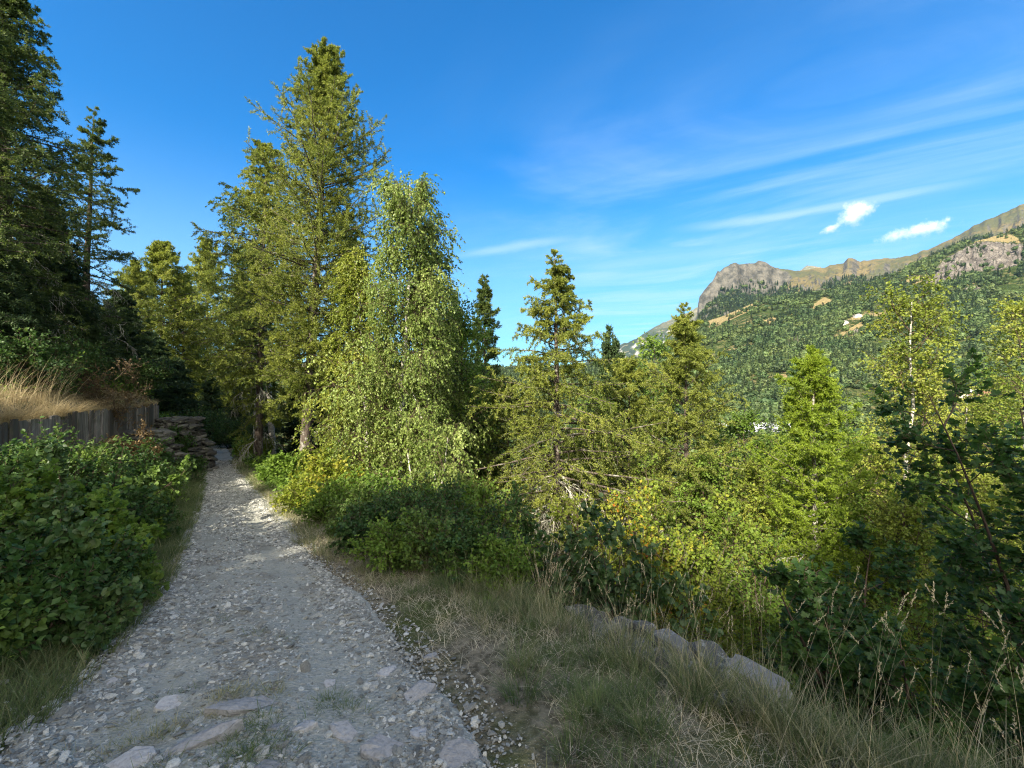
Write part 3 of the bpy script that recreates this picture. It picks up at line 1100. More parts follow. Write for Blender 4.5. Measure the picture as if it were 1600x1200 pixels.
# forest on the flank of the cliff mountain
N2 = 26000
t = r.uniform(.30, 1.5, N2)
Y = np.sqrt(r.random(N2) * (2650 ** 2 - 1500 ** 2) + 1500 ** 2)
z = cliff_z(t, Y)
uu, vv = 800 + 700 * t, 600 - (z - EYE) / Y * 700
fl = in_poly(uu, vv, [(1060, 560), (1096, 490), (1128, 452), (1150, 444), (1180, 438), (1205, 442), (1245, 452), (1300, 470), (1300, 600), (1060, 600)])
fl |= in_poly(uu, vv, [(1280, 446), (1330, 432), (1370, 440), (1420, 420), (1500, 378), (1560, 366), (1560, 420), (1300, 470)]) & (r.random(N2) < .45)
woodland('mountain_forest', np.stack([t * Y, Y, z], 1)[fl], 19, .8, 6, 'dark conifer forest below the brown cliff of the mountain', 'forest')

# ------------------------------------------------------------------ the air of the valley
HAZE = 2.2e-5
m, nt = nodes('valley_air')
q = NT(nt)
vol = q.n('ShaderNodeVolumePrincipled')
vol.inputs['Color'].default_value = (.38, .66, 1, 1)
vol.inputs['Density'].default_value = HAZE
vol.inputs['Anisotropy'].default_value = .2
o_ = q.n('ShaderNodeOutputMaterial')
nt.links.new(vol.outputs[0], o_.inputs['Volume'])
g = Geo()
xa, xb, ya, yb, za, zb = -12500, 14500, -400, 7600, -900, 1750
V = [(xa, ya, za), (xb, ya, za), (xb, yb, za), (xa, yb, za), (xa, ya, zb), (xb, ya, zb), (xb, yb, zb), (xa, yb, zb)]
g.add(V, [[0, 3, 2, 1], [4, 5, 6, 7], [0, 1, 5, 4], [1, 2, 6, 5], [2, 3, 7, 6], [3, 0, 4, 7]], .5)
tag(g.obj('haze', m), 'thin blue summer haze filling the whole valley', 'haze', kind='stuff')
# ------------------------------------------------------------------ the trees
def stand(u, Y, dz=0.):
    x = float(from_px(u, Y))
    return (x, float(Y), float(H(x, Y)) + dz)


def top_h(v, Y, base):
    return float(z_at(v, Y) - base[2])


def cone(a=.8):
    return lambda q: (1 - q) ** a * np.minimum(1, .45 + q * 2.2)


def egg(q):
    return np.minimum(1, (1 - q) * 2.1 + .10) * np.minimum(1, .55 + q * 1.2)


LM = (M['larchbark'], M['larchbark'], M['larch'], M['twig'])
SM = (M['darkbark'], M['darkbark'], M['spruce'], M['twig'])
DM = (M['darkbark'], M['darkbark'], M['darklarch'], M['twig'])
BM = (M['birchbark'], M['brown'], M['birch'], M['twig'])

# --- the tall larch beside the path
b = stand(476, 15.5)
hh = top_h(72, 15.5, b)
T = conifer(hh, .22, 2.6, 101, 205, egg, lambda q: -.15 + .95 * q, lambda q: -.20 + .25 * q, .55, None, tw=16, twl=.30, bl=17, bsize=.10, bw=.26, hang=-.10,
            r0=.215, lean=(.75, .1), dead=0, bend=.045, trunk_sides=12, deadlen=.95, flat=1.2)
plant('larch_tree', 'tallest larch at the path edge with a domed crown and long bare trunk', 'larch', b, T, LM)

# --- lower limbs of a second larch close behind it
b = stand(402, 18.5)
T = conifer(top_h(225, 18.5, b), .14, 2.8, 102, 110, egg, lambda q: -.1 + .6 * q, -.25, .35, None, tw=12, twl=.36, bl=17, bsize=.11, hang=.35, r0=.17, lean=(.3, 0), dead=14, bend=.04)
plant('larch_tree', 'broad yellowish larch close behind the tallest larch, overhanging the path', 'larch', b, T, LM)

b = stand(548, 18)
T = conifer(top_h(318, 18, b), .12, 2.2, 103, 110, cone(.7), lambda q: -.05 + .6 * q, -.3, .35, None, tw=12, twl=.36, bl=16, bsize=.10, hang=.45, r0=.15, dead=18, bend=.03)
plant('larch_tree', 'larch filling the gap between the tallest larch and the drooping birch', 'larch', b, T, LM)

# --- birches
GM = (M['birchbark'], M['brown'], M['birch_gold'], M['twig'])
b = stand(622, 12.5)
T = broadleaf(top_h(290, 12.5, b), .12, 2.2, 111, 100, sub=8, tw=7, lv=13, lsize=.064, pend=.85, r0=.12, lean=(.35, 0), up=.02, bang=1.05, sublen=.5, twlen=.5, leafup=.4,
              prof=lambda q: np.clip(1.02 - .66 * q, .25, 1), droop_leaf=.6, lwidth=1.15, bend=.10, vary=.95)
plant('birch_tree', 'tall silvery birch with drooping twigs beside the tallest larch', 'birch', b, T, BM)
b = stand(578, 14)
T = broadleaf(top_h(400, 14, b), .15, 1.5, 115, 60, sub=8, tw=6, lv=12, lsize=.07, pend=.7, r0=.09, lean=(-.2, 0), up=.05, bang=1.05, sublen=.55, twlen=.55, leafup=.4,
              prof=lambda q: np.clip(1.05 - .7 * q, .2, 1), droop_leaf=.5, lwidth=1.15, bend=.12, vary=1.0)
plant('birch_tree', 'lower yellowish birch pressed between the tallest larch and the tall silvery birch', 'birch', b, T, GM)
b = stand(664, 13.3)
T = broadleaf(top_h(392, 13.3, b), .12, 1.55, 116, 64, sub=8, tw=6, lv=12, lsize=.068, pend=.8, r0=.085, lean=(.2, 0), up=.05, bang=1.0, sublen=.55, twlen=.55, leafup=.4,
              prof=lambda q: np.clip(1.05 - .7 * q, .25, 1), droop_leaf=.5, lwidth=1.15, bend=.14, vary=1.0)
plant('birch_tree', 'half height birch filling out the outer side of the tall silvery birch', 'birch', b, T, BM)
b = stand(672, 11.5)
T = broadleaf(top_h(590, 11.5, b), .1, 1.25, 112, 40, sub=7, tw=6, lv=12, lsize=.062, pend=.8, r0=.06, lean=(-.5, 0), up=.1, sublen=.5, twlen=.6, leafup=.35, droop_leaf=.7, lwidth=1.15, stems=3, spread=.3)
plant('birch_tree', 'low drooping birch in front of the dark hollow between the trees', 'birch', b, T, BM)
b = stand(428, 21.5)
T = broadleaf(top_h(330, 21.5, b), .35, 2.5, 113, 46, sub=7, tw=6, lv=11, lsize=.10, pend=.7, r0=.16, lean=(-.8, 0), up=.1, sublen=.5, twlen=.5, leafup=.4, droop_leaf=.6, lwidth=1.1)
plant('birch_tree', 'pale trunked birch whose light green sprays hang over the bend of the path', 'birch', b, T, BM)
b = stand(398, 24.5)
T = broadleaf(top_h(400, 24.5, b), .30, 1.9, 114, 36, sub=7, tw=6, lv=10, lsize=.11, pend=.5, r0=.10, lean=(.2, 0), up=.1, sublen=.5, twlen=.5, leafup=.5, lwidth=1.2)
plant('birch_tree', 'small bright green birch farthest along the path bend', 'birch', b, T, BM)

# --- larches below the path
b = stand(872, 13)
T = conifer(top_h(392, 13, b), .12, 3.0, 121, 140, lambda q: np.minimum(1, (1 - q) ** .85 * 1.35), lambda q: -.1 + .55 * q, -.22, .45, None, tw=13, twl=.33, bl=17, bsize=.095, bw=.30, hang=.45,
            r0=.17, lean=(-.12, 0), dead=60, deadlen=.8, dens=.85, bend=.03)
plant('larch_tree', 'pointed larch with grey dead lower twigs below the path, clear against the sky', 'larch', b, T, LM)
b = stand(1082, 14)
T = conifer(top_h(476, 14, b), .2, 2.1, 122, 115, lambda q: np.minimum(1, (1 - q) * 2.3 + .03), lambda q: .05 + .7 * q, -.15, .5, None, tw=12, twl=.36, bl=17, bsize=.095, bw=.30, hang=.25, r0=.15, lean=(-.25, 0), dead=85, deadlen=1.0, bend=.08)
plant('larch_tree', 'crooked larch with a ragged blunt top in front of the mountain foot', 'larch', b, T, LM)
b = stand(1272, 10.5)
T = conifer(top_h(548, 10.5, b), .2, 2.2, 123, 105, cone(.6), lambda q: .2 + .85 * q, -.12, .45, None, tw=12, twl=.36, bl=17, bsize=.09, bw=.30, hang=.2, r0=.11, dead=46, deadlen=.8, bend=.03)
plant('larch_tree', 'vivid green young larch with a pale bare lower trunk', 'larch', b, T, (M['palebark'], M['larchbark'], M['larch_young'], M['twig']))
b = stand(985, 15.5)
T = conifer(top_h(560, 15.5, b), .2, 2.3, 124, 100, egg, lambda q: .05 + .6 * q, -.2, .4, None, tw=12, twl=.38, bl=16, bsize=.09, hang=.5, r0=.13, dead=40, bend=.05)
plant('larch_tree', 'lower bushy larch between the pointed larch and the crooked larch', 'larch', b, T, LM)
b = stand(800, 16.5)
T = conifer(top_h(590, 16.5, b), .15, 2.2, 125, 90, egg, lambda q: .05 + .6 * q, -.25, .4, None, tw=12, twl=.38, bl=16, bsize=.09, hang=.5, r0=.13, dead=30, bend=.05)
plant('larch_tree', 'short larch beside the dark hollow, behind the pointed larch', 'larch', b, T, LM)

# --- the birch with a white trunk on the slope
b = stand(1412, 12)
T = broadleaf(top_h(470, 12, b), .36, 1.75, 131, 54, sub=7, tw=6, lv=10, lsize=.068, pend=.25, r0=.115, lean=(-.05, 0), up=.22, bang=.9, vary=1.0, sublen=.5, twlen=.5, leafup=.5,
              prof=lambda q: np.clip(.55 + 1.1 * q - 1.2 * q * q, .34, 1), lwidth=1.2, bend=.16)
plant('birch_tree', 'white stemmed birch with an airy yellow green crown against the forested slope', 'birch', b, T, GM)
b = stand(1506, 15)
T = broadleaf(top_h(628, 15, b), .3, 1.7, 132, 44, sub=7, tw=6, lv=9, lsize=.075, pend=.2, r0=.10, up=.15, bang=1.0, vary=1.0, sublen=.5, twlen=.5, leafup=.5, lwidth=1.2)
plant('birch_tree', 'rounded birch below the chalets, paler than the tree in front', 'birch', b, T, GM)
b = stand(1612, 13)
T = broadleaf(top_h(470, 13, b), .25, 1.6, 133, 50, sub=7, tw=6, lv=9, lsize=.07, pend=.2, r0=.11, up=.15, bang=1.0, vary=1.0, sublen=.5, twlen=.5, leafup=.5, lwidth=1.2)
plant('birch_tree', 'tall yellow green birch cut by the picture edge', 'birch', b, T, GM)

# --- broad-leaved trees between them
TALL = {}


def leafy(u, Y, v, rad, seed, label, mat='green', kind='ash_tree', cat='tree', nb=40, lsize=.075, base=.2, stems=1, lv=9, r0=.09, **kw):
    b = stand(u, Y)
    T = broadleaf(top_h(v, Y, b), base, rad, seed, nb, sub=7, tw=6, lv=lv, lsize=lsize, pend=.1, r0=r0, up=.3, sublen=.5, twlen=.5, leafup=.7, lwidth=1.2, stems=stems, **kw)
    r = plant(kind, label, cat, b, T, (M['brown'], M['brown'], M[mat], M['twig']))
    TALL[r.name] = top_h(v, Y, b)
    return r


P_leafy = leafy(722, 15, 505, 1.7, 141, 'leafy green tree just right of the drooping birch, under two small spires', 'green', nb=46)
leafy(1165, 16, 662, 1.5, 142, 'slender green sapling between the crooked larch and the vivid young larch', 'green', base=.3)
leafy(1022, 27, 548, 2.4, 143, 'rounded green tree behind the crooked larch, beside the blue ridge', 'green', lsize=.12)
leafy(1335, 15.5, 690, 1.7, 144, 'bushy green tree between the young larch and the white stemmed birch', 'green')
leafy(1215, 20, 700, 1.9, 145, 'green tree standing behind the young larch, under the white roof', 'birch_gold', lsize=.09)
leafy(1450, 10, 770, 1.3, 146, 'shaded green tree low on the slope under the white stemmed birch', 'green')
leafy(1570, 17, 600, 1.9, 147, 'green tree rising behind the dark maple beside the chalets', 'green', lsize=.085)
leafy(1120, 19, 700, 1.7, 148, 'green tree filling in below the crooked larch and the warehouse', 'green', lsize=.085)
leafy(1370, 20, 720, 1.9, 149, 'pale green tree behind the white birch trunk', 'birch_gold', lsize=.09)
leafy(1290, 25, 735, 2.2, 150, 'green tree far down the slope behind the young larch', 'green', lsize=.11)
leafy(940, 21, 640, 2.0, 151, 'green tree between the pointed larch and the small dark spruce', 'green', lsize=.09)
leafy(905, 17, 705, 1.8, 152, 'low green tree tucked behind the pointed larch', 'birch_gold', lsize=.085)

leafy(1100, 13, 735, 1.3, 154, 'bright green tree at the foot of the crooked larch, above the glowing shrub', 'green', lsize=.07)
leafy(1190, 12.5, 740, 1.2, 155, 'small bright tree left of the vivid young larch, level with its lower branches', 'birch_gold', lsize=.07)
leafy(1350, 13, 740, 1.4, 156, 'bright leafy tree right of the vivid young larch, under its branch tips', 'green', lsize=.07)
leafy(1440, 16, 690, 1.7, 157, 'yellow green tree behind the white stemmed birch', 'birch_gold', lsize=.08)
leafy(1540, 20, 640, 2.0, 158, 'yellow green tree just under the chalet row', 'birch_gold', lsize=.09)
leafy(1410, 9.5, 800, 1.2, 159, 'sun flecked tree at the foot of the white birch trunk', 'birch_gold', lsize=.06)
leafy(1540, 11, 740, 1.4, 160, 'sunlit tree glimpsed through the dark shaded maple', 'birch_gold', lsize=.07)
leafy(1240, 14.5, 690, 1.4, 170, 'bright tree directly behind the vivid young larch', 'green', lsize=.075)

# --- spruces and larches behind
b = stand(740, 18)
T = conifer(top_h(560, 18, b), .06, 2.2, 161, 110, cone(.7), lambda q: -.1 + .5 * q, -.2, .3, None, tw=12, twl=.4, bl=17, bsize=.13, bw=.3, hang=.3, r0=.14)
P_spruce = plant('spruce_tree', 'black green spruce in the dark hollow right of the drooping birch', 'spruce', b, T, SM)


def again(src, u, Y, v, label, h0, rz, wide=1.0, group=None, loc=None):
    """another tree of the same kind, scaled to its own height"""
    c = copy_tree(src)
    bb = loc or stand(u, Y)
    s = top_h(v, Y, bb) / h0
    c.location = bb
    c.scale = (s * wide, s * wide, s)
    c.rotation_euler = (0, 0, rz)
    tag(c, label, None, group)
    return c


h_sp = top_h(560, 18, b)
again(P_spruce, 690, 19.5, 478, 'dark spruce showing its shoulder behind the drooping birch', h_sp, 1.2, .8)
again(P_spruce, 714, 30, 458, 'small spire shaped spruce seen over the leafy green tree', h_sp, 2.0, .55)
again(P_spruce, 956, 24, 512, 'small dark spruce with a sharp spire between the two larches below the path', h_sp, 3.0, .62)
again(P_spruce, 665, 15.5, 620, 'low black spruce in the shade under the drooping birch', h_sp, 4.0, 1.2)
again(P_spruce, 330, 31, 585, 'dark spruce closing the view where the path bends away', h_sp, 5.0, 1.3)
again(P_spruce, 372, 29, 600, 'dark spruce at the inner side of the path bend', h_sp, .5, 1.3)
again(P_spruce, 415, 27, 560, 'dark spruce behind the pale trunked birch', h_sp, 2.6, 1.1)
again(P_spruce, 520, 22, 520, 'dark spruce in the shade behind the tallest larch trunk', h_sp, 1.7, 1.0)
again(P_spruce, 590, 20, 560, 'dark spruce behind the trunk of the drooping birch', h_sp, 3.7, 1.0)
again(P_spruce, 462, 24, 590, 'dark spruce glimpsed just left of the tallest larch trunk', h_sp, 3.3, 1.2)

b = stand(757, 26)
T = conifer(top_h(430, 26, b), .2, 2.0, 162, 90, cone(.6), lambda q: .1 + .6 * q, -.2, .45, None, tw=11, twl=.36, bl=15, bsize=.14, hang=.3, r0=.16)
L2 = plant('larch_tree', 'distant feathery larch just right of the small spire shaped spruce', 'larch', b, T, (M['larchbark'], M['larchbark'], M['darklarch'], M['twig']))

b = stand(250, 34)
T = conifer(top_h(380, 34, b), .12, 3.6, 163, 130, egg, lambda q: .0 + .6 * q, -.25, .4, None, tw=12, twl=.36, bl=17, bsize=.17, bw=.3, hang=.4, r0=.2)
L3 = plant('larch_tree', 'broad sunlit larch beyond the bend, left of the thin top', 'larch', b, T, LM)
h_l3 = top_h(380, 34, b)
again(L3, 322, 42, 376, 'thin topped larch beyond the bend, seen against the sky', h_l3, 1.0, .72)
again(L3, 212, 30, 410, 'sunlit larch right behind the slim bank larch', h_l3, 2.2, .8)
again(L3, 288, 37, 432, 'smaller sunlit larch between the broad larch and the thin topped larch', h_l3, 3.1, .8)
again(L3, 380, 36, 440, 'sunlit larch behind the light green sprays over the path', h_l3, 4.1, .9)
again(L3, 172, 36, 470, 'larch deep in the wood behind the slim bank larch', h_l3, 5.1, 1.0)

# --- conifers on the bank above the plank wall
def bank(u, Y):
    x = float(from_px(u, Y))
    return (x, float(Y), float(H(x, Y)))


b = bank(8, 15)
T = conifer(top_h(-75, 15, b), .06, 2.7, 171, 190, lambda q: np.minimum(1, (1 - q) * 1.5 + .12), lambda q: -.15 + .6 * q, -.15, .35, None, tw=13, twl=.36, bl=17, bsize=.115, bw=.3, hang=.35,
            r0=.24, dead=30, flat=.7)
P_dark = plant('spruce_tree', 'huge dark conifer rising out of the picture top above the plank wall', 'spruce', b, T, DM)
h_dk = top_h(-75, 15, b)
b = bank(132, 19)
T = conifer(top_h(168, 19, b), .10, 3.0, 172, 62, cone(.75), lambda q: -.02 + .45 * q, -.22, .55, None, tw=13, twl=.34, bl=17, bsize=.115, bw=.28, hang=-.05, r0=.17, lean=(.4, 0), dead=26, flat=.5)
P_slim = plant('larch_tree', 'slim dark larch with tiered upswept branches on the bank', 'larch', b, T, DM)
h_sl = top_h(168, 19, b)
b = bank(70, 17)
T = conifer(top_h(300, 17, b), .04, 2.3, 173, 130, cone(.7), lambda q: -.15 + .5 * q, -.2, .3, None, tw=12, twl=.42, bl=17, bsize=.13, bw=.32, hang=.3, r0=.14, dead=12)
P_low = plant('spruce_tree', 'dense dark spruce between the huge conifer and the slim larch', 'spruce', b, T, SM)
h_lo = top_h(300, 17, b)
again(P_low, 190, 24, 455, 'dark spruce at the foot of the slim bank larch', h_lo, 2.0, 1.2)
again(P_low, 15, 13.5, 400, 'dark spruce right under the huge conifer', h_lo, 3.0, 1.25)
again(P_low, 235, 27, 520, 'dark low spruce above the end of the plank wall', h_lo, 4.0, 1.4)
again(P_low, 110, 21, 420, 'dark spruce deep in the bank wood behind the slim larch', h_lo, 5.0, 1.3)
again(P_low, 278, 29, 560, 'low shaded spruce over the stone buttresses', h_lo, .7, 1.3)
again(P_low, 150, 16.5, 510, 'young dark spruce close behind the dry brown shrub', h_lo, 1.7, 1.5)
again(P_low, 60, 12.5, 520, 'young dark spruce behind the straw coloured grass', h_lo, 2.7, 1.5)
again(P_low, -40, 11.5, 350, 'dark spruce at the picture edge behind the straw grass', h_lo, 3.7, 1.1)
again(P_dark, -95, 12, -150, 'dark conifer leaning in from the picture edge', h_dk, 2.0, 1.0)

# the same wood goes on along the bank behind the camera and shades the path
SHADE = []
rr = np.random.default_rng(77)
for lo_, hi_, top_ in ((-5.5, -1.6, 7.6), (-1.6, -.2, 5.2), (-.2, 3.2, 2.5), (3.2, 6.4, 3.5), (6.4, 7.7, 2.6), (11.9, 13.0, 2.8)):
    for row in (-8.2, -10.6):
        b_ = lo_ + .55
        while b_ < hi_:
            SHADE.append((row + rr.normal(0, .35), b_ + rr.normal(0, .15), top_ + rr.normal(0, .25)))
            b_ += 1.35
h_lf = TALL[P_leafy.name]
for k, (a_, b_, z0) in enumerate(SHADE):
    x, y = .507 * a_ - .862 * b_, .862 * a_ + .507 * b_
    zg = float(H(x, y))
    s = max(2.0, z0 - a_ * .67 - zg + .3) / h_lf
    c = copy_tree(P_leafy)
    c.location = (x, y, zg)
    c.scale = (.95, .95, s)
    c.rotation_euler = (0, 0, k * 1.3)
    tag(c, 'leafy tree of the bank wood that shades the near path', None, 'leafy trees of the bank wood beside the viewer')
for k, (a_, b_, z0) in enumerate(((-7, 19.5, 8), (-8, 22.5, 10), (-7, 26, 11), (-10, 30, 12))):
    x, y = .507 * a_ - .862 * b_, .862 * a_ + .507 * b_
    zg = float(H(x, y))
    c = copy_tree(P_low)
    s = max(3.0, z0 - a_ * .67 - zg) / h_lo
    c.location = (x, y, zg)
    c.scale = (s, s, s)
    tag(c, 'tall spruce of the bank wood upslope of the plank wall', None, 'spruces upslope of the plank wall')

# --- the maple in the shade at the verge and shrubs on the slope
MM = (M['brown'], M['brown'], M['maple'], M['twig'])


def maple(x, y, v, rad, seed, label, stems=4, nb=56, lsize=.115, lean=(-.5, -.2), spread=.35, lv=6, mat='maple', base=.18):
    z = float(H(x, y))
    T = broadleaf(z_at(v, y) - z, base, rad, seed, nb, sub=6, tw=5, lv=lv, lsize=lsize, T=MAPLE, pend=-.05, r0=.045, lean=lean, stems=stems, spread=spread, up=.05, bang=1.1, sublen=.5, twlen=.5,
                  leafup=1.5, prof=lambda q: np.clip(1.1 - .5 * q, .3, 1.1), droop_leaf=.15)
    return plant('maple_tree', label, 'maple', (x, y, z), T, (M['brown'], M['brown'], M[mat], M['twig']))


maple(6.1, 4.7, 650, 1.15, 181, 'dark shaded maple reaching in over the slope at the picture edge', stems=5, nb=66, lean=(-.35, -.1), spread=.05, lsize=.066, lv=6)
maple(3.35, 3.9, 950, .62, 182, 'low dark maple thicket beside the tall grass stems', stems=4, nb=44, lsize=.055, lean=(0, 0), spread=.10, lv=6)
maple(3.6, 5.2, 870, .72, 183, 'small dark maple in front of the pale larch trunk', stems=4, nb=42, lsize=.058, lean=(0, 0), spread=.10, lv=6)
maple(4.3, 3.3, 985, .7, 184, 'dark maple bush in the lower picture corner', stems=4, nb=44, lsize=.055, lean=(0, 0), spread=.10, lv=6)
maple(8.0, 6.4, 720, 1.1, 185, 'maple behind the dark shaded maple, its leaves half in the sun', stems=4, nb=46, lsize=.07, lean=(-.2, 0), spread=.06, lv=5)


def shrub(name, cat, x, y, h, rad, seed, label, mat, stems=7, nb=42, lsize=.05, T=LEAF, lv=8, spread=.55, sub=6, tw=5, leafup=.8, group=None, lean=(0, 0), base=.12, lw=1.1, up=.25, toned=None):
    z = float(H(x, y))
    P = broadleaf(h, base, rad, seed, nb, sub=sub, tw=tw, lv=lv, lsize=lsize, T=T, r0=.016, stems=stems, spread=spread, up=up, bang=.8, sublen=.55, twlen=.6, leafup=leafup, lwidth=lw, lean=lean,
                  prof=lambda q: np.clip(1.05 - .45 * q, .3, 1), toned=toned, vary=1.15)
    r = empty(name, (x, y, z))
    tag(r, label, cat, group)
    P[0].obj('stems', M['brown'], r)
    P[1].obj('twigs', M['brown'], r)
    P[2].obj('foliage', M[mat], r)
    return r


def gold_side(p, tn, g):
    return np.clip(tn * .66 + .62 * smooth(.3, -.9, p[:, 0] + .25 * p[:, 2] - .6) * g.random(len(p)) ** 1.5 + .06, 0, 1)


x, y = float(from_px(1062, 7.6)), 7.6
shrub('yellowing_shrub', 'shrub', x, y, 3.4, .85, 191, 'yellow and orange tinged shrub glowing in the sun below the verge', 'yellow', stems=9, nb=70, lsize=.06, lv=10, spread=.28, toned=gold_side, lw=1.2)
x, y = float(from_px(1085, 6.2)), 6.2
shrub('yellowing_shrub', 'shrub', x, y, z_at(930, y) - float(H(x, y)), .75, 192, 'fresh yellow green shrub just beyond the stone coping', 'yellowgreen', stems=9, nb=60, lsize=.045, lv=11, spread=.32)
x, y = float(from_px(1010, 8.6)), 8.6
shrub('green_shrub', 'shrub', x, y, z_at(765, y) - float(H(x, y)), .7, 193, 'green shrub with an orange edge next to the glowing shrub', 'yellowgreen', stems=7, nb=50, lsize=.055, lv=9, spread=.3)
x, y = float(from_px(1195, 7.6)), 7.6
shrub('green_shrub', 'shrub', x, y, z_at(880, y) - float(H(x, y)), .9, 194, 'sunny green shrub between the glowing shrub and the small dark maple', 'green', stems=7, nb=50, lsize=.055, lv=9, spread=.4)
x, y = float(from_px(1300, 8.2)), 8.2
shrub('green_shrub', 'shrub', x, y, z_at(960, y) - float(H(x, y)), 1.0, 195, 'sun flecked shrub around the foot of the young larch', 'yellowgreen', stems=7, nb=50, lsize=.055, lv=9, spread=.5)
x, y = float(from_px(1480, 8.6)), 8.6
shrub('green_shrub', 'shrub', x, y, z_at(860, y) - float(H(x, y)), 1.2, 196, 'sun flecked shrub seen through the dark maple', 'green', stems=7, nb=50, lsize=.06, lv=9, spread=.5)

# verge thicket on the valley side of the path
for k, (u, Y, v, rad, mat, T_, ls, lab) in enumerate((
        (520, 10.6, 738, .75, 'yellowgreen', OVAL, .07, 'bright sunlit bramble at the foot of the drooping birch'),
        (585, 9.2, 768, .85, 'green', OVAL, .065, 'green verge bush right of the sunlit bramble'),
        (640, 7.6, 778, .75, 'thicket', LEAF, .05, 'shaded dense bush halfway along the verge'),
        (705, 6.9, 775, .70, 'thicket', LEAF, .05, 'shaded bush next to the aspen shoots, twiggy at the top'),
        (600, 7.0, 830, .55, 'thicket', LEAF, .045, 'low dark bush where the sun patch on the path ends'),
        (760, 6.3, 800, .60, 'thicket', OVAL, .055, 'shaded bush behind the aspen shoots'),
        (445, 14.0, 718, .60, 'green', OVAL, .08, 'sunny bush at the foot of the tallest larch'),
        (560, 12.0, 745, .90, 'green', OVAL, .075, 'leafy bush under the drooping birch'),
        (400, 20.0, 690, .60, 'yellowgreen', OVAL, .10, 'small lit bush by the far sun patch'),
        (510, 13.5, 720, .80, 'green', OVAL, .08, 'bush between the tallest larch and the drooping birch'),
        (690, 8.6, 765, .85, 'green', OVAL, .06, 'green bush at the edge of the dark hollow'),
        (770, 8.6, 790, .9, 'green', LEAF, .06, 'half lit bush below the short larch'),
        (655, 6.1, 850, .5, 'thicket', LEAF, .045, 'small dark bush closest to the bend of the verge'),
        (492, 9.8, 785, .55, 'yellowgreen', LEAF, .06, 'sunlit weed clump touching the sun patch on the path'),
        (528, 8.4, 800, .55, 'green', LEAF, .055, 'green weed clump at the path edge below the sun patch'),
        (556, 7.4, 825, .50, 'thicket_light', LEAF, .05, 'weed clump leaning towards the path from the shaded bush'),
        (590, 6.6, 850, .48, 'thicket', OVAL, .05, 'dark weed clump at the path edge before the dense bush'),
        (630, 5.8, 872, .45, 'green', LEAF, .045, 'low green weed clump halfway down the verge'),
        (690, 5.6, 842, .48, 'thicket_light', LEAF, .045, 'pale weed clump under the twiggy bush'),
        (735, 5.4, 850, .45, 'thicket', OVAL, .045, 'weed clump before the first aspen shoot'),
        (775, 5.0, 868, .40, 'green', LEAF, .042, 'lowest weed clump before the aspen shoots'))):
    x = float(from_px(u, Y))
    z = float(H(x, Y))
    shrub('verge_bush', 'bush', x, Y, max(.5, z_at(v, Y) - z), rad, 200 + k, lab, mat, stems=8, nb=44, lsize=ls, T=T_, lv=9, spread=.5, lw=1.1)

for k, (u, Y, v, lab) in enumerate(((805, 5.6, 808, 'aspen shoot with a few yellow leaves, first along the verge'), (850, 5.1, 830, 'dark aspen shoot with one bright yellow leaf spray'),
                                    (900, 4.9, 800, 'tallest aspen shoot above the verge grass'), (945, 4.8, 822, 'aspen shoot next to the stone coping'), (985, 4.9, 850, 'short aspen shoot before the glowing shrub'),
                                    (870, 6.0, 835, 'aspen shoot set back from the verge'))):
    x = float(from_px(u, Y))
    z = float(H(x, Y))
    shrub('aspen_shoot', 'sapling', x, Y, z_at(v, Y) - z, .42, 230 + k, lab, 'aspen', stems=4, nb=26, lsize=.055, T=ROUND, lv=5, spread=.28, sub=4, tw=4, leafup=.3, group='aspen shoots on the verge')

# thicket between the path and the plank wall
TH = [(40, 6.6, 665, 1.0, OVAL), (120, 7.4, 672, 1.0, OVAL), (205, 9.0, 700, .9, OVAL), (15, 4.6, 745, .85, ROUND), (95, 5.0, 742, .85, MAPLE), (175, 6.2, 745, .8, ROUND), (240, 9.2, 738, .8, OVAL),
      (50, 3.7, 850, .62, ROUND), (125, 4.1, 840, .62, OVAL), (195, 5.2, 815, .55, MAPLE), (262, 10.5, 765, .7, LEAF), (0, 3.1, 915, .45, OVAL), (90, 3.45, 920, .42, ROUND), (165, 4.1, 900, .42, OVAL),
      (225, 6.6, 835, .5, LEAF), (285, 13.5, 735, .7, LEAF), (-60, 4.2, 790, .9, ROUND), (310, 17.5, 705, .7, LEAF), (255, 8.0, 810, .45, LEAF)]
NAMES = ['tall hazel bush against the plank wall at the picture edge', 'tall hazel bush covering the middle of the plank wall', 'bush hiding the foot of the plank wall', 'round leaved bush at the picture edge below the plank wall',
         'maple leaved bush with a lighter leaf spray in the thicket', 'round leaved bush in the middle of the thicket', 'bush in front of the stone buttress', 'low round leaved bush in the thicket front', 'oval leaved bush above the path grass',
         'low maple leaved bush leaning to the path', 'small leaved bush below the stone buttress', 'low bush at the picture edge near the path start', 'lowest round leaved bush by the path grass', 'low oval leaved bush overhanging the path grass',
         'fine leaved bush close to the path edge', 'fine leaved bush at the foot of the rear buttress', 'dark bush cut by the picture edge', 'fine leaved bush where the path narrows', 'small fine leaved bush along the grassy path edge']
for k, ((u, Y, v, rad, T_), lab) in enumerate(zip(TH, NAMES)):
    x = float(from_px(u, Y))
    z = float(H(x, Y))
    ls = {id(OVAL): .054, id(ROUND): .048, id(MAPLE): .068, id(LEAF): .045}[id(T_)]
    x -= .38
    shrub('hazel_bush', 'bush', x, Y, max(.35, (z_at(v, Y) - z) * (.56 + .22 * (k % 3) / 2)), rad * .9, 260 + k, lab, ('thicket', 'thicket_light', 'maple', 'thicket', 'green')[k % 5], stems=9, nb=50 if Y < 8 else 44, lsize=ls, T=T_, lv=13, spread=.6, leafup=.6, lw=1.0)

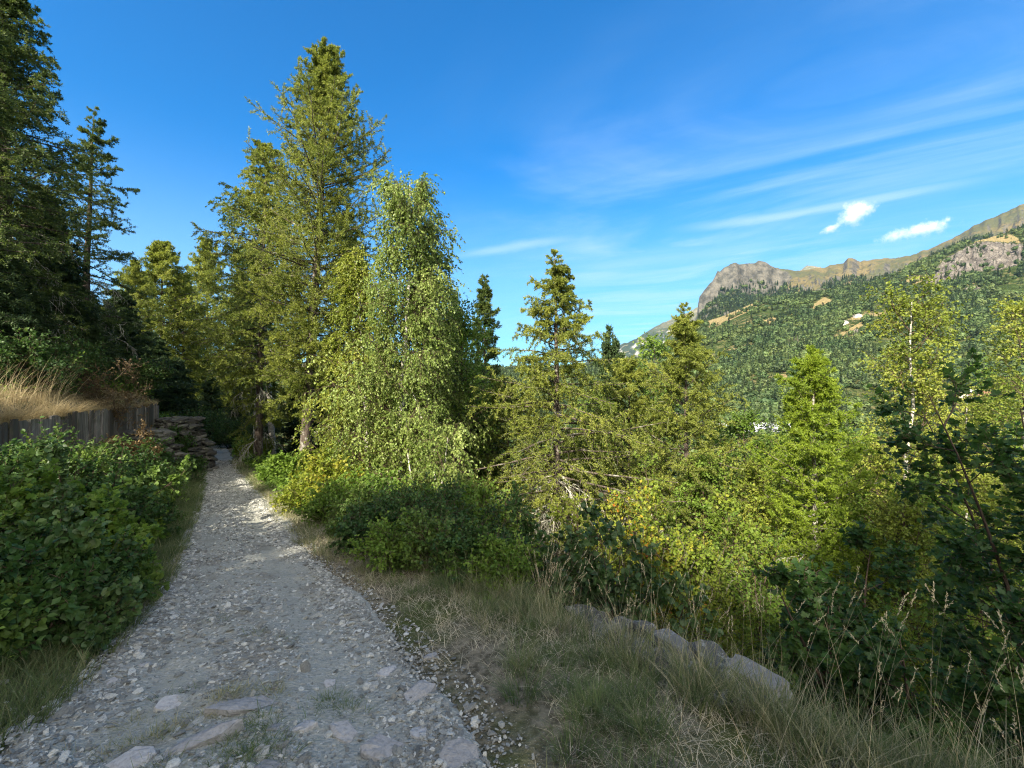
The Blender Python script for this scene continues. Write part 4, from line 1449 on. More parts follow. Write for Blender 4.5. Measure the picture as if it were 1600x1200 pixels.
SHOOTS = [(28, 5.2, 690, 'leafy shoot standing up from the thicket at the picture edge'), (75, 6.0, 676, 'leafy shoot reaching up in front of the planks'), (135, 6.4, 684, 'tall leafy shoot before the middle planks'),
          (188, 7.4, 702, 'leafy shoot left of the rusty bush'), (110, 4.6, 770, 'shoot rising from the thicket front'), (215, 6.8, 770, 'shoot leaning out beside the buttress'), (170, 4.6, 830, 'pale shoot above the lower thicket'),
          (60, 4.0, 810, 'shoot in the lower thicket near the picture edge'), (240, 7.2, 800, 'thin shoot close to the grassy path edge'), (205, 4.7, 880, 'low shoot over the path grass'), (150, 3.7, 925, 'lowest shoot leaning over the path grass'),
          (25, 3.3, 890, 'low shoot at the picture edge')]
for k, (u, Y, v, lab) in enumerate(SHOOTS):
    x = float(from_px(u, Y))
    z = float(H(x, Y))
    shrub('leafy_shoot', 'shoot', x, Y, z_at(v, Y) - z, .26, 330 + k, lab, ('thicket_light', 'aspen', 'thicket')[k % 3], stems=3, nb=24, lsize=.05 + .02 * (k % 2), T=(OVAL, ROUND, LEAF)[k % 3], lv=6, spread=.3, sub=4, tw=3, leafup=.5)
for k, (u, Y, v, rad, mt, lab) in enumerate(((228, 13.2, 690, .55, 'thicket', 'bush growing over the front buttress'), (262, 12.8, 735, .5, 'thicket_light', 'low bush at the foot of the front buttress'),
                                             (268, 16.2, 668, .55, 'maple', 'dark bush on top of the rear buttress'), (296, 15.8, 725, .45, 'thicket', 'low bush at the foot of the rear buttress'))):
    x = float(from_px(u, Y))
    z = float(H(x, Y))
    shrub('buttress_bush', 'bush', x, Y, max(.4, (z_at(v, Y) - z) * .75), rad, 350 + k, lab, mt, stems=6, nb=36, lsize=.07, T=LEAF, lv=8)
x, y = float(from_px(205, 11.5)), 11.5
shrub('rusty_bush', 'bush', x, y, z_at(672, y) - float(H(x, y)), .55, 291, 'rusty orange bush beside the stone buttress', 'rust', nb=36, lsize=.06)
x, y = float(from_px(165, 13.3)), 13.3
shrub('dry_shrub', 'shrub', x, y, z_at(565, y) - float(H(x, y)), .8, 292, 'dry reddish brown shrub above the plank wall', 'rust', nb=40, lsize=.045, lv=5)
for k, (u, Y, v, rad, lab) in enumerate(((60, 12.2, 560, .9, 'green bush above the plank wall behind the straw grass'), (215, 17.5, 575, 1.0, 'green bush at the far end of the plank wall'),
                                         (285, 19.5, 640, .9, 'dark bush above the rear buttress'), (300, 22, 655, .9, 'dark bush on the bank at the path bend'), (115, 14, 560, 1.0, 'dark green bush behind the dry shrub'),
                                         (-10, 10.8, 540, .9, 'dark bush at the picture edge above the plank wall'), (330, 27, 660, 1.2, 'dark bush at the very end of the visible path'), (362, 25.5, 672, 1.0, 'dark bush opposite the bend of the path'))):
    x = float(from_px(u, Y))
    z = float(H(x, Y))
    shrub('bank_bush', 'bush', x, Y, max(.6, z_at(v, Y) - z), rad, 295 + k, lab, 'thicket', nb=44, lsize=.075, T=LEAF, lv=8)
# ------------------------------------------------------------------ stones
import bmesh


def ico(sub):
    bm = bmesh.new()
    bmesh.ops.create_icosphere(bm, subdivisions=sub, radius=1)
    bm.verts.ensure_lookup_table()
    V = np.array([v.co[:] for v in bm.verts])
    F = np.array([[v.index for v in f.verts] for f in bm.faces])
    bm.free()
    return V, F


ICO1, ICO2, ICO3 = ico(1), ico(2), ico(3)


def eul(a, b, c):
    ca, sa, cb, sb, cc, sc_ = np.cos(a), np.sin(a), np.cos(b), np.sin(b), np.cos(c), np.sin(c)
    R = np.zeros((len(a), 3, 3))
    R[:, 0, 0], R[:, 0, 1], R[:, 0, 2] = cb * cc, sa * sb * cc - ca * sc_, ca * sb * cc + sa * sc_
    R[:, 1, 0], R[:, 1, 1], R[:, 1, 2] = cb * sc_, sa * sb * sc_ + ca * cc, ca * sb * sc_ - sa * cc
    R[:, 2, 0], R[:, 2, 1], R[:, 2, 2] = -sb, sa * cb, ca * cb
    return R


def rocks(g, C, S, rot, seed, tpl=ICO1, square=.5, jit=.18, rnd=None):
    """many stones: centres C (n,3), half sizes S (n,3), rot (n,3)"""
    r = np.random.default_rng(seed)
    V, F = tpl
    n, m = len(C), len(V)
    box = V / np.max(np.abs(V), axis=1, keepdims=True)
    B = V * (1 - square) + box * square
    P = B[None] * (1 + r.normal(0, jit, (n, m, 1)))
    # a few flat cuts give broken faces
    for _ in range(3):
        nn = nrm(r.normal(0, 1, (n, 1, 3)))
        dd = np.sum(P * nn, -1, keepdims=True)
        P = P - nn * np.maximum(dd - r.uniform(.55, .9, (n, 1, 1)), 0)
    P = P * S[:, None]
    R = eul(rot[:, 0], rot[:, 1], rot[:, 2])
    P = np.einsum('nij,nmj->nmi', R, P) + C[:, None]
    FF = (F[None] + (np.arange(n) * m)[:, None, None]).reshape(-1, 3)
    g.add(P, FF, np.repeat(r.random(n) if rnd is None else rnd, m))


def stone_mat(name, c1, c2, c3, sc_=8., lich=None):
    m, nt = nodes(name)
    q = NT(nt)
    p = q.pos()
    f = q.attr('rnd')
    n1, n2 = q.noise(p, sc_, 5, .6), q.noise(p, sc_ * 7, 4, .6)
    col = q.ramp(f, [(0, c1), (.6, c2), (1, c3)])
    col = q.mix(q.math('MULTIPLY', q.range(n2, .4, .7), .55), col, q.mix(.6, col, (.07, .065, .06)))
    if lich:
        col = q.mix(q.range(n1, .52, .64), col, lich)
    q.out(col, .85, q.bump(n2, .6, .02), .25)
    return m


M['chips'] = stone_mat('slate_chips', (.15, .153, .138), (.30, .305, .272), (.56, .56, .505), 14)
M['slab'] = stone_mat('slate_slab', (.25, .25, .245), (.33, .325, .31), (.42, .41, .39), 6)
M['wallstone'] = stone_mat('wall_stone', (.035, .034, .03), (.075, .072, .063), (.15, .145, .125), 7, (.12, .13, .09))
M['coping'] = stone_mat('coping_stone', (.045, .045, .042), (.10, .098, .09), (.22, .215, .20), 18, (.27, .27, .24))

r = np.random.default_rng(8)
n = 66000
y = 1.25 + 19 * r.random(n) ** 2.1
c = r.random(n)
edgy = r.random(n) < .33
c = np.where(edgy, np.where(r.random(n) < .5, r.normal(.04, .10, n), np.minimum(r.normal(.97, .08, n), 1.12)), c)
x = Lx(y) + c * (Rx(y) - Lx(y))
keep = 1.3 * fbm(x * .9 + y * .5, y * .9 - x * .3, 61, 4) + .8 * (np.abs(c - .5) > .40) - .5 * (np.exp(-((c - .25) / .1) ** 2) + np.exp(-((c - .72) / .1) ** 2)) + r.normal(0, .3, n) > -.42
x, y, c = x[keep], y[keep], c[keep]
n = len(x)
s = np.exp(r.normal(-4.75, .50, n)) * (1 + .045 * y)
s = np.minimum(s, .040) * np.where((c > .93) | (c < .05), .78, 1)
z = np.where((c > 0) & (c < 1), path_h(x, y), H(x, y) + .01) + s * .15
S = np.stack([s * r.uniform(.8, 1.6, n), s * r.uniform(.6, 1.2, n), s * r.uniform(.25, .6, n)], 1)
g = Geo()
rocks(g, np.stack([x, y, z], 1), S, np.stack([r.normal(0, .3, n), r.normal(0, .3, n), r.random(n) * 6.28], 1), 9, ICO1, .4, .16)
tag(g.obj('gravel', M['chips']), 'pale broken slate gravel strewn over the path', 'gravel', kind='stuff')

SL = [(654, 1081, 60, .42, .5, 'pointed pale slab at the gravelly path margin'), (607, 1045, 34, .5, .7, 'small square slab uphill from the pointed slab'), (672, 1022, 26, .45, 1.0, 'narrow slab half sunk beside the dry verge grass'),
      (655, 1140, 30, .7, .3, 'rounded pale stone between two slabs at the lower path edge'), (597, 1164, 66, .45, -.3, 'large flat slab near the picture bottom, its corner broken'), (717, 1180, 66, .55, .6, 'broad tilted slab nearest the verge at the picture bottom'),
      (535, 1134, 56, .36, -.5, 'long low rock poking out below the small grass tuft'), (475, 1128, 38, .5, .1, 'wedge shaped stone in the bare middle of the path'), (372, 1106, 118, .20, .3, 'long bedrock rib across the path above the green tuft'),
      (310, 1158, 104, .22, .55, 'second bedrock rib, lower and parallel to the long rib'), (264, 1094, 46, .45, .6, 'grey slab at the upper end of the straw patch'), (205, 1182, 74, .40, .4, 'layered rock in the lower corner of the path'),
      (430, 1131, 26, .5, .2, 'small buff stone at the end of the long rib'), (415, 1192, 44, .5, 0, 'stone under the green tuft at the picture bottom'), (515, 1060, 20, .6, .4, 'small lone stone on the smooth part of the path'),
      (170, 1060, 24, .55, .3, 'pale stone on the gravel by the thicket side'), (228, 1030, 20, .6, .1, 'small stone further up by the thicket side')]
for k, (u, v, wpx, asp, rz, lab) in enumerate(SL):
    yy = 2.5
    for _ in range(20):
        yy = (EYE - float(zp(yy)) - .04) * FPX / (v - 600)
    xx = float(from_px(u, yy))
    s = wpx * .5 / FPX * yy
    g = Geo()
    rr = np.random.default_rng(40 + k)
    m_ = int(rr.integers(6, 9))
    an = np.sort((np.arange(m_) + rr.uniform(-.38, .38, m_)) / m_ * 2 * np.pi)
    rad = rr.uniform(.75, 1.12, m_)
    th = max(.014, min(.045, s * .3))
    ring = np.stack([np.cos(an) * rad * s, np.sin(an) * rad * s * asp * 1.7], 1)
    lay = [(1.06, -th * 1.3), (1.0, th * .45), (.95, th * .75), (.55, th * .95)]
    V = np.concatenate([np.concatenate([ring * f_ + rr.normal(0, s * .02, ring.shape), np.full((m_, 1), z_) + rr.normal(0, th * .10, (m_, 1))], 1) for f_, z_ in lay] + [np.array([[0, 0, th]])])
    V[:, 2] += V[:, 0] * .12 * np.sin(k * 3) + V[:, 1] * .2 * np.cos(k * 5)
    F4 = [[a_ * m_ + i_, a_ * m_ + (i_ + 1) % m_, (a_ + 1) * m_ + (i_ + 1) % m_, (a_ + 1) * m_ + i_] for a_ in range(3) for i_ in range(m_)]
    g.add(V, F4, rr.random())
    g.F.append(np.array([[3 * m_ + i_, 3 * m_ + (i_ + 1) % m_, 4 * m_] for i_ in range(m_)]))
    g.M.append(np.zeros(m_, np.int32))
    o = g.obj('flat_stone', M['slab'])
    o.location = (xx, yy, float(path_h(np.array(xx), np.array(yy))) - .004)
    o.rotation_euler = (0, 0, rz)
    tag(o, lab, 'stone', 'flat stones lying in the path')

# ------------------------------------------------------------------ stone coping, buttresses, plank wall
r = np.random.default_rng(18)


def dry_wall(ys_, off, courses, thick, name, label):
    g = Geo()
    for cidx in range(courses):
        for lay in range(3 if cidx < 2 else 2):
            yv = ys_[0] + r.uniform(-.2, .1)
            while yv < ys_[1]:
                ln = r.choice([.08, .12, .18, .30]) * r.uniform(.8, 1.2)
                tx = np.array([float(Xx(yv + .05) - Xx(yv - .05)), .1])
                tx /= np.linalg.norm(tx)
                nx_, ny_ = tx[1], -tx[0]
                o_ = off + lay * .17 + r.normal(0, .05)
                hh_ = thick * r.uniform(.35, .75)
                wd_, tw_ = .07 + .05 * r.random(), 1.
                if cidx == 0:
                    ln, hh_, wd_, tw_ = r.uniform(.16, .42), r.uniform(.028, .045), r.uniform(.08, .13), .6
                zt = float(zp(yv)) + .05 - cidx * thick + r.normal(0, .02)
                C = np.array([[float(Xx(yv)) + nx_ * o_, yv + ny_ * o_, zt - thick * .5]])
                rocks(g, C, np.array([[ln * .55, wd_, hh_]]), np.array([[r.normal(0, .16) * tw_, r.normal(0, .14) * tw_, math.atan2(tx[1], tx[0]) + r.normal(0, .35)]]), int(r.integers(1e6)), ICO3, .8, .035)
                yv += ln * abs(tx[1]) * 1.02
    return tag(g.obj(name, M['coping']), label, 'wall')


dry_wall((2.95, 4.2), -.06, 8, .085, 'stone_wall', 'lichen grey dry stone retaining wall whose coping edges the verge above the slope')


def buttress(Y0, x0, wid, dep, ztop, zbot, label, seed):
    rr = np.random.default_rng(seed)
    g = Geo()
    nC = int((ztop - zbot) / .12) + 2
    for ci in range(nC):
        zc = zbot + ci * .12
        f = ci / nC
        w_ = wid * (1 - .55 * f)
        for row in range(3):
            xx = x0
            while xx < x0 + w_:
                ln = rr.uniform(.12, .34)
                C = np.array([[xx + ln * .5, Y0 + row * dep / 3 + rr.normal(0, .04) + .12 * f, zc + rr.normal(0, .015)]])
                rocks(g, C, np.array([[ln * .6, dep / 4.6, .085]]), np.array([[rr.normal(0, .09), .16 + rr.normal(0, .09), rr.normal(0, .2)]]), int(rr.integers(1e6)), ICO2, .7, .08)
                xx += ln
    return tag(g.obj('stone_buttress', M['wallstone']), label, 'buttress')


buttress(13.7, float(Wx(14)) + .15, 1.55, 1.1, .0, float(zp(14)) - .1, 'front dry stone buttress leaning against the plank wall', 1)
buttress(16.6, float(Wx(17)) + .25, 1.75, 1.2, .15, float(zp(17)) - .1, 'rear dry stone buttress at the end of the plank wall', 2)


def plank_mat():
    m, nt = nodes('weathered_planks')
    q = NT(nt)
    mp = q.n('ShaderNodeMapping')
    q.put(mp.inputs[0], q.pos())
    mp.inputs['Scale'].default_value = (1, 1, .07)
    n1, n2 = q.noise(mp.outputs[0], 26, 5, .65), q.noise(q.pos(), 3, 4)
    col = q.ramp(q.attr('rnd'), [(0, (.07, .068, .063)), (.5, (.17, .165, .155)), (1, (.30, .29, .27))])
    col = q.mix(q.range(n1, .40, .66), q.mix(.65, col, (.05, .047, .042)), col)
    col = q.mix(q.math('MULTIPLY', q.range(n2, .55, .7), .5), col, (.09, .10, .06))
    q.out(col, .9, q.bump(n1, .8, .02), .15)
    return m


g = Geo()
yv = 1.0
while yv < 17.1:
    wd = r.choice([.11, .16, .22, .28]) * r.uniform(.9, 1.1)
    dx = float(Wx(yv + .1) - Wx(yv - .1)) / .2
    tl = math.hypot(dx, 1)
    tx, ty = dx / tl, 1 / tl
    nx_, ny_ = ty, -tx
    o_ = .05 + r.normal(0, .012)
    cx, cy = float(Wx(yv)) + nx_ * o_, yv + ny_ * o_
    zb = float(H(cx + nx_ * .2, cy + ny_ * .2)) - .5
    zt = .84 + r.normal(0, .05)
    ln = r.normal(0, .02)
    V = []
    for zz2, sh in ((zb, 0), (zt - .02, ln), (zt, ln)):
        ww = wd * .5 - .006 - (.008 if sh and zz2 == zt else 0)
        for a_, b_ in ((-ww, -.025), (ww, -.025), (ww, .025), (-ww, .025)):
            V.append((cx + tx * (a_ + sh) + nx_ * (b_ + sh * .8), cy + ty * (a_ + sh) + ny_ * (b_ + sh * .8), zz2 + (r.normal(0, .006) if sh else 0)))
    F = [[0, 1, 5, 4], [1, 2, 6, 5], [2, 3, 7, 6], [3, 0, 4, 7], [4, 5, 9, 8], [5, 6, 10, 9], [6, 7, 11, 10], [7, 4, 8, 11], [8, 9, 10, 11]]
    g.add(V, F, r.random())
    yv += wd * ty
tag(g.obj('plank_wall', plank_mat()), 'grey weathered retaining wall of upright planks under overhanging straw grass', 'wall')

# ------------------------------------------------------------------ grasses
r = np.random.default_rng(28)


def lie(x, y, k=0.):
    c = (x - Lx(y)) / (Rx(y) - Lx(y))
    return np.where((c > .03) & (c < .97), path_h(x, y), H(x, y)) + k


def tufts(g, cx, cy, per, hgt, spread, wid, tone, lean=.7, bias=(0, 0), seed=0, k=4):
    rr = np.random.default_rng(seed)
    n = len(cx)
    a = rr.random((n, per)) * 6.283
    rad = spread * np.sqrt(rr.random((n, per)))
    bx = (cx[:, None] + np.cos(a) * rad).ravel()
    by = (cy[:, None] + np.sin(a) * rad).ravel()
    hh = (np.asarray(hgt).reshape(-1, 1) * (.45 + .7 * rr.random((n, per)))).ravel()
    a2 = (a + rr.normal(0, .7, a.shape)).ravel()
    ln = lean * (.25 + rr.random(len(a2)))
    L = np.stack([np.cos(a2) * ln + bias[0], np.sin(a2) * ln + bias[1]], 1)
    tn = np.clip(np.repeat(np.asarray(tone), per) + rr.normal(0, .13, n * per), 0, 1)
    return blades(g, np.stack([bx, by, lie(bx, by, -.02)], 1), hh, L, wid * (.6 + .8 * rr.random(len(bx))) * (1 + .10 * by), seed + 1, k, tn)


# short dry thatch and grass over the verge
g = Geo()
n = 30000
y = 1.0 + 11 * r.random(n) ** 1.7
f = r.random(n)
x = Rx(y) + .06 + (Xx(y) + .35 - Rx(y)) * f
keep = fbm(x * 1.6, y * 1.6, 88, 3) + .9 * smooth(0, .35, f) + r.normal(0, .25, n) > .25
x, y = x[keep], y[keep]
n = len(x)
a = r.random(n) * 6.283
ln = r.uniform(.9, 2.6, n)
blades(g, np.stack([x, y, lie(x, y, .0)], 1), r.uniform(.03, .10, n), np.stack([np.cos(a) * ln, np.sin(a) * ln], 1), (.0022 + .0012 * r.random(n)) * (1 + .1 * y), 5, 3, np.clip(r.normal(.5, .25, n), 0, 1))
tag(g.obj('dry_thatch', M['thatch']), 'flattened dry thatch covering the verge beside the path', 'dry grass', kind='stuff')

g = Geo()
n = 2300
y = 1.1 + 12 * r.random(n) ** 1.35
f = r.random(n) ** .75
x = Rx(y) + .15 + (Xx(y) + .3 - Rx(y)) * f
k_ = fbm(x * 1.1, y * 1.1, 99, 3) + .5 * (f - .4) + r.normal(0, .2, n) > .0
x, y, f = x[k_], y[k_], f[k_]
co_ = (y > 2.75) & (y < 4.5) & (x > Xx(y) - .30)
co_ |= (f < .5) & (r.random(len(x)) < .45)
x, y, f = x[~co_], y[~co_], f[~co_]
tufts(g, x, y, 42, .09 + .16 * f * r.random(len(x)) + .04, .09, .0030, np.clip(.56 + .36 * fbm(x * .9, y * .9, 13, 2) + r.normal(0, .12, len(x)), 0, 1), .75, (.05, -.05), 3)
# tussocks standing apart on the verge
n = 46
y = 1.5 + 5 * r.random(n) ** 1.3
f = r.uniform(.15, .85, n)
x = Rx(y) + .1 + (Xx(y) - Rx(y)) * f
tufts(g, x, y, 190, r.uniform(.13, .26, n), .10, .0026, r.uniform(.12, .5, n), 1.0, (0, 0), 53, 5)
# bunches at the outer edge of the verge
n = 520
y = 1.1 + 8 * r.random(n) ** 1.6
x = Xx(y) + r.normal(-.15, .22, n)
co_ = (y > 2.75) & (y < 4.5) & (r.random(n) < .62)
x, y = x[~co_], y[~co_]
n = len(x)
tufts(g, x, y, 46, r.uniform(.22, .45, n), .10, .0032, r.uniform(.3, .9, n), .7, (.0, -.1), 13, 5)
# scattered tufts in the path and strips along its edges
n = 1700
y = 1.0 + 17 * r.random(n) ** 1.5
x = Lx(y) + .06 - .6 * r.random(n) ** .8
tufts(g, x, y, 34, r.uniform(.10, .30, n), .10, .0030, r.uniform(.15, .62, n), .8, (.15, -.1), 23)
n = 300
y = 6 + 14 * r.random(n)
x = Rx(y) + .02 + .5 * r.random(n)
tufts(g, x, y, 30, r.uniform(.10, .25, n), .12, .0030, r.uniform(.3, .85, n), .8, (0, 0), 33)
MID = [(385, 1085, 10, .7), (350, 1092, 8, .75), (420, 1078, 6, .7), (395, 1150, 12, .3), (420, 1170, 12, .25), (370, 1165, 8, .4), (405, 1135, 6, .35), (520, 1085, 8, .3), (530, 1100, 7, .35), (272, 1070, 5, .3), (240, 1140, 8, .65), (210, 1120, 7, .7),
       (290, 1125, 6, .7), (330, 1115, 6, .75), (560, 1118, 4, .5), (450, 1000, 3, .5), (400, 985, 3, .5), (340, 965, 3, .45), (190, 1160, 8, .6), (260, 1185, 8, .5), (360, 1195, 8, .35)]
for k, (u, v, m_, tone) in enumerate(MID):
    yy = 2.5
    for _ in range(20):
        yy = (EYE - float(zp(yy)) - .04) * FPX / (v - 600)
    xx = float(from_px(u, yy))
    tufts(g, xx + r.normal(0, .07, m_), yy + r.normal(0, .05, m_), 26, r.uniform(.04, .11, m_), .06, .0026, np.full(m_, tone), 1.3, (.1, -.1), 100 + k)
tag(g.obj('verge_grass', M['grass']), 'green and straw coloured grass tufts along both path edges', 'grass', kind='stuff')

# tall seeding stems at the outer verge
g = Geo()
n = 230
y = 1.25 + 3.6 * r.random(n) ** 1.2
x = np.maximum(Xx(y) - .55 * r.random(n) + .1, .3 + .0 * y)
hh = r.uniform(.45, 1.05, n) * np.where(x > 1.0, 1, .75)
a = r.random(n) * 6.283
ln = r.uniform(.05, .55, n)
L = np.stack([np.cos(a) * ln + .08, np.sin(a) * ln * .6], 1)
P = blades(g, np.stack([x, y, lie(x, y, -.02)], 1), hh, L, np.full(n, .0022), 55, 7, r.uniform(.35, .95, n))
tip, dr_ = P[:, -1], nrm(P[:, -1] - P[:, -2])
for j in range(20):
    fr = -.085 + .0048 * j
    c_ = tip + dr_ * fr
    cards(g, c_, dr_ + r.normal(0, .35, (n, 3)), r.normal(0, 1, (n, 3)), .011 + .007 * r.random(n), NEEDLE, .34, r.uniform(.5, 1, n))
n = 40
y = r.uniform(1.25, 2.6, n)
x = r.uniform(.75, 2.6, n)
L = np.stack([r.normal(.15, .45, n), r.normal(.1, .35, n)], 1) * 1.5
blades(g, np.stack([x, y, lie(x, y, -.02)], 1), r.uniform(.5, .95, n), L, r.uniform(.0018, .0035, n), 57, 9, r.uniform(.2, .9, n), 1.4)
tag(g.obj('tall_grass', M['dry']), 'tall seeding grass stems standing at the outer edge of the verge', 'grass', kind='stuff')

# straw grass hanging over the plank wall
g = Geo()
nc_, per = 560, 34
yc = 4.5 + 12.6 * r.random(nc_)
bk = r.random(nc_) ** 1.5 * 1.5
tall = r.uniform(.18, .58, nc_) * (1.25 - .6 * smooth(10.5, 13, yc)) * (1 - .3 * smooth(0, 1.5, bk))
lx_ = .5 + .75 * fbm(yc * 1.1, bk * .8, 12, 3) + r.normal(0, .3, nc_)
ly_ = -.35 + r.normal(0, .35, nc_)
tn_ = r.normal(.55, .16, nc_)
y = np.repeat(yc, per) + r.normal(0, .11, nc_ * per)
x = Wx(y) + .06 - np.abs(np.repeat(bk, per) + r.normal(0, .09, nc_ * per))
hh = np.repeat(tall, per) * r.uniform(.5, 1.15, nc_ * per)
near_edge = np.repeat(bk < .35, per)
L = np.stack([np.repeat(lx_, per) + .35 * near_edge + r.normal(0, .25, nc_ * per), np.repeat(ly_, per) + r.normal(0, .25, nc_ * per)], 1) * 1.25
zb = np.where(near_edge, np.maximum(H(x, y), .84), H(x, y))
blades(g, np.stack([x, y, zb - .02], 1), hh, L, .0042 + .003 * r.random(nc_ * per), 66, 6, np.clip(np.repeat(tn_, per) + r.normal(0, .14, nc_ * per), 0, 1), 1.6)
n = 260
y = 7.5 + 4.5 * r.random(n)
x = Wx(y) - .1 - .9 * r.random(n)
L = np.stack([r.uniform(.2, .75, n), r.normal(0, .2, n)], 1)
P = blades(g, np.stack([x, y, H(x, y)], 1), r.uniform(.6, 1.25, n), L, np.full(n, .006), 67, 7, r.uniform(.5, 1, n))
tag(g.obj('straw_grass', M['dry']), 'long sunlit straw grass bent over the top of the plank wall', 'grass', kind='stuff')

# low leafy growth over the slopes
g = Geo()
n = 9500
y = 2.2 + 40 * r.random(n) ** 1.3
right = r.random(n) < .62
x = np.where(right, Xx(y) + .35 + 22 * r.random(n) ** 1.7, Wx(y) - .9 - 16 * r.random(n) ** 1.5)
gap = r.random(n) < .12
x = np.where(gap & (y > 9), Rx(y) + .5 + 1.0 * r.random(n), x)
gap2 = r.random(n) < .16
x = np.where(gap2, Lx(y) - .55 - 1.8 * r.random(n), x)
hp = r.uniform(.10, .55, n) * (1 + .015 * y)
m_ = 16
f = r.random((n, m_))
a = r.random((n, m_)) * 6.283
rad = hp[:, None] * .55 * np.sqrt(r.random((n, m_)))
C = np.stack([x[:, None] + np.cos(a) * rad, y[:, None] + np.sin(a) * rad, H(x, y)[:, None] + hp[:, None] * f], -1).reshape(-1, 3)
D = np.stack([np.cos(a), np.sin(a), r.normal(-.1, .4, (n, m_))], -1).reshape(-1, 3)
N = r.normal(0, .5, (n * m_, 3)) + np.array([0, 0, 1.])
sz = np.repeat(.045 + .0035 * y, m_) * r.uniform(.6, 1.3, n * m_)
cards(g, C, D, N, sz, LEAF, 1.1, np.clip(np.repeat(r.random(n), m_) * .6 + r.random(n * m_) * .4, 0, 1))
tag(g.obj('undergrowth', M['green']), 'low green undergrowth covering the wooded slopes', 'undergrowth', kind='stuff')


# ------------------------------------------------------------------ buildings across the valley
def plain(name, col, rough=.8, sc_=1.5):
    m, nt = nodes(name)
    q = NT(nt)
    n1 = q.noise(q.pos(), sc_, 4)
    q.out(q.mix(n1, tuple(c * .85 for c in col), tuple(min(1, c * 1.1) for c in col)), rough)
    return m


M['plaster'] = plain('pale_plaster', (.55, .52, .47))
M['timber'] = plain('chalet_timber', (.22, .12, .07))
M['rooflight'] = plain('pale_metal_roof', (.68, .68, .70), .6, .15)
M['roofstone'] = plain('stone_slab_roof', (.34, .30, .28))
M['roofred'] = plain('reddish_roof', (.42, .24, .19))
M['glass'] = plain('dark_window', (.04, .05, .06), .2)


def boxm(x0, x1, y0, y1, z0, z1, g, mat=0):
    V = [(x0, y0, z0), (x1, y0, z0), (x1, y1, z0), (x0, y1, z0), (x0, y0, z1), (x1, y0, z1), (x1, y1, z1), (x0, y1, z1)]
    g.add(V, [[0, 3, 2, 1], [4, 5, 6, 7], [0, 1, 5, 4], [1, 2, 6, 5], [2, 3, 7, 6], [3, 0, 4, 7]], .5, mat)


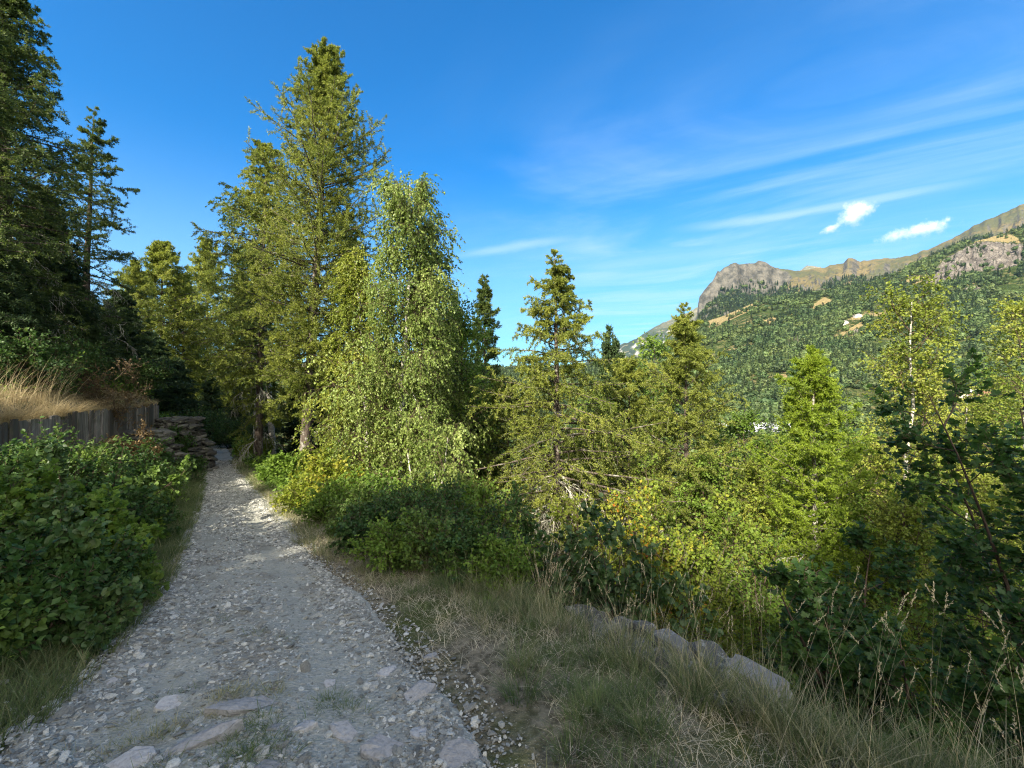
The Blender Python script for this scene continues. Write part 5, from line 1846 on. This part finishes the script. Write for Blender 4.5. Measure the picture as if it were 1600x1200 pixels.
def house(name, cat, label, x, y, z, wd, dp, ht, pitch, wall, roof, rz=0., wins=3, group=None, door=True):
    e = empty(name, (x, y, z), rz)
    tag(e, label, cat, group)
    g = Geo()
    boxm(-wd / 2, wd / 2, 0, dp, -6, ht, g)
    rh = wd / 2 * pitch
    g.add([(-wd / 2, 0, ht), (wd / 2, 0, ht), (0, 0, ht + rh), (-wd / 2, dp, ht), (wd / 2, dp, ht), (0, dp, ht + rh)], [[0, 1, 2], [4, 3, 5]], .5)
    g.obj('wall', M[wall], e)
    g = Geo()
    ov, th = wd * .06, .25
    for s_ in (-1, 1):
        a, b2 = s_ * (wd / 2 + ov), 0
        za, zb2 = ht - ov * pitch + .04, ht + rh + .04
        V = [(a, -ov, za), (b2, -ov, zb2), (b2, dp + ov, zb2), (a, dp + ov, za), (a, -ov, za + th), (b2, -ov, zb2 + th), (b2, dp + ov, zb2 + th), (a, dp + ov, za + th)]
        g.add(V, [[0, 3, 2, 1], [4, 5, 6, 7], [0, 1, 5, 4], [2, 3, 7, 6], [3, 0, 4, 7]], .5)
    ro = g.obj('roof', M[roof], e)
    if pitch > .2:
        g = Geo()
        boxm(wd * .18, wd * .18 + .8, dp * .5, dp * .5 + .8, ht + rh * .3, ht + rh + .9, g)
        g.obj('chimney', M[wall], ro)
    for fl in range(max(1, int(ht // 2.8))):
        for i in range(wins):
            g = Geo()
            cx = (i + .5) / wins * wd - wd / 2
            boxm(cx - .55, cx + .55, -.06, .02, fl * 2.8 + 1, fl * 2.8 + 2.3, g)
            wo = g.obj('window', M['timber'], e)
            g = Geo()
            boxm(cx - .45, cx + .45, -.09, -.07, fl * 2.8 + 1.1, fl * 2.8 + 2.2, g)
            g.obj('pane', M['glass'], wo)
    if door:
        g = Geo()
        boxm(wd * .02 - .5, wd * .02 + .5, -.05, .03, 0, .9, g)
        g.obj('door', M['timber'], e)
    return e


def on_slope(u, Y):
    t_ = (u - 800) / FPX
    return t_ * Y, Y, float(slope_z(np.array([t_]), np.array([float(Y)]))[0])


x, y, z = on_slope(1508, 500)
house('chalet', 'chalet', 'chalet with a pale gabled roof, middle one of the row beyond the birches', x, y, z, 17, 14, 4.2, .34, 'plaster', 'roofred', .1)
x, y, z = on_slope(1537, 506)
house('chalet', 'chalet', 'chalet with a dark eave and reddish gable at the end of the row', x, y, z, 18, 14, 4.8, .30, 'timber', 'rooflight', -.15)
x, y, z = on_slope(1478, 494)
house('chalet', 'chalet', 'low grey chalet starting the row beyond the white birch', x, y, z, 16, 12, 3.4, .28, 'plaster', 'roofstone', .2)
x, y, z = on_slope(995, 700)
house('white_house', 'house', 'white house between the small dark spruce and the crooked larch', x, y, z, 15, 12, 6, .3, 'plaster', 'rooflight', .1)
x, y, z = on_slope(1008, 712)
house('white_house', 'house', 'smaller white house touching the trunk side of the crooked larch', x, y, z, 10, 10, 4, .4, 'plaster', 'roofstone', -.3)
x, y, z = on_slope(1322, 905)
house('stone_house', 'house', 'pale house at the foot of the golden meadow on the slope', x, y, z, 13, 11, 5, .4, 'plaster', 'roofstone', .2)
x, y, z = on_slope(1342, 925)
house('stone_house', 'house', 'grey roofed house beside the rock knoll on the slope', x, y, z, 12, 11, 5, .45, 'plaster', 'roofstone', -.2)
house('warehouse', 'warehouse', 'long white roofed warehouse on the valley floor left of the young larch', 226, 335, -41, 74, 96, 4.6, .035, 'plaster', 'rooflight', 0, 8)
house('warehouse', 'warehouse', 'white roofed shed on the valley floor behind the white stemmed birch', 243, 292, -41, 40, 42, 4.6, .05, 'plaster', 'rooflight', 0, 5)
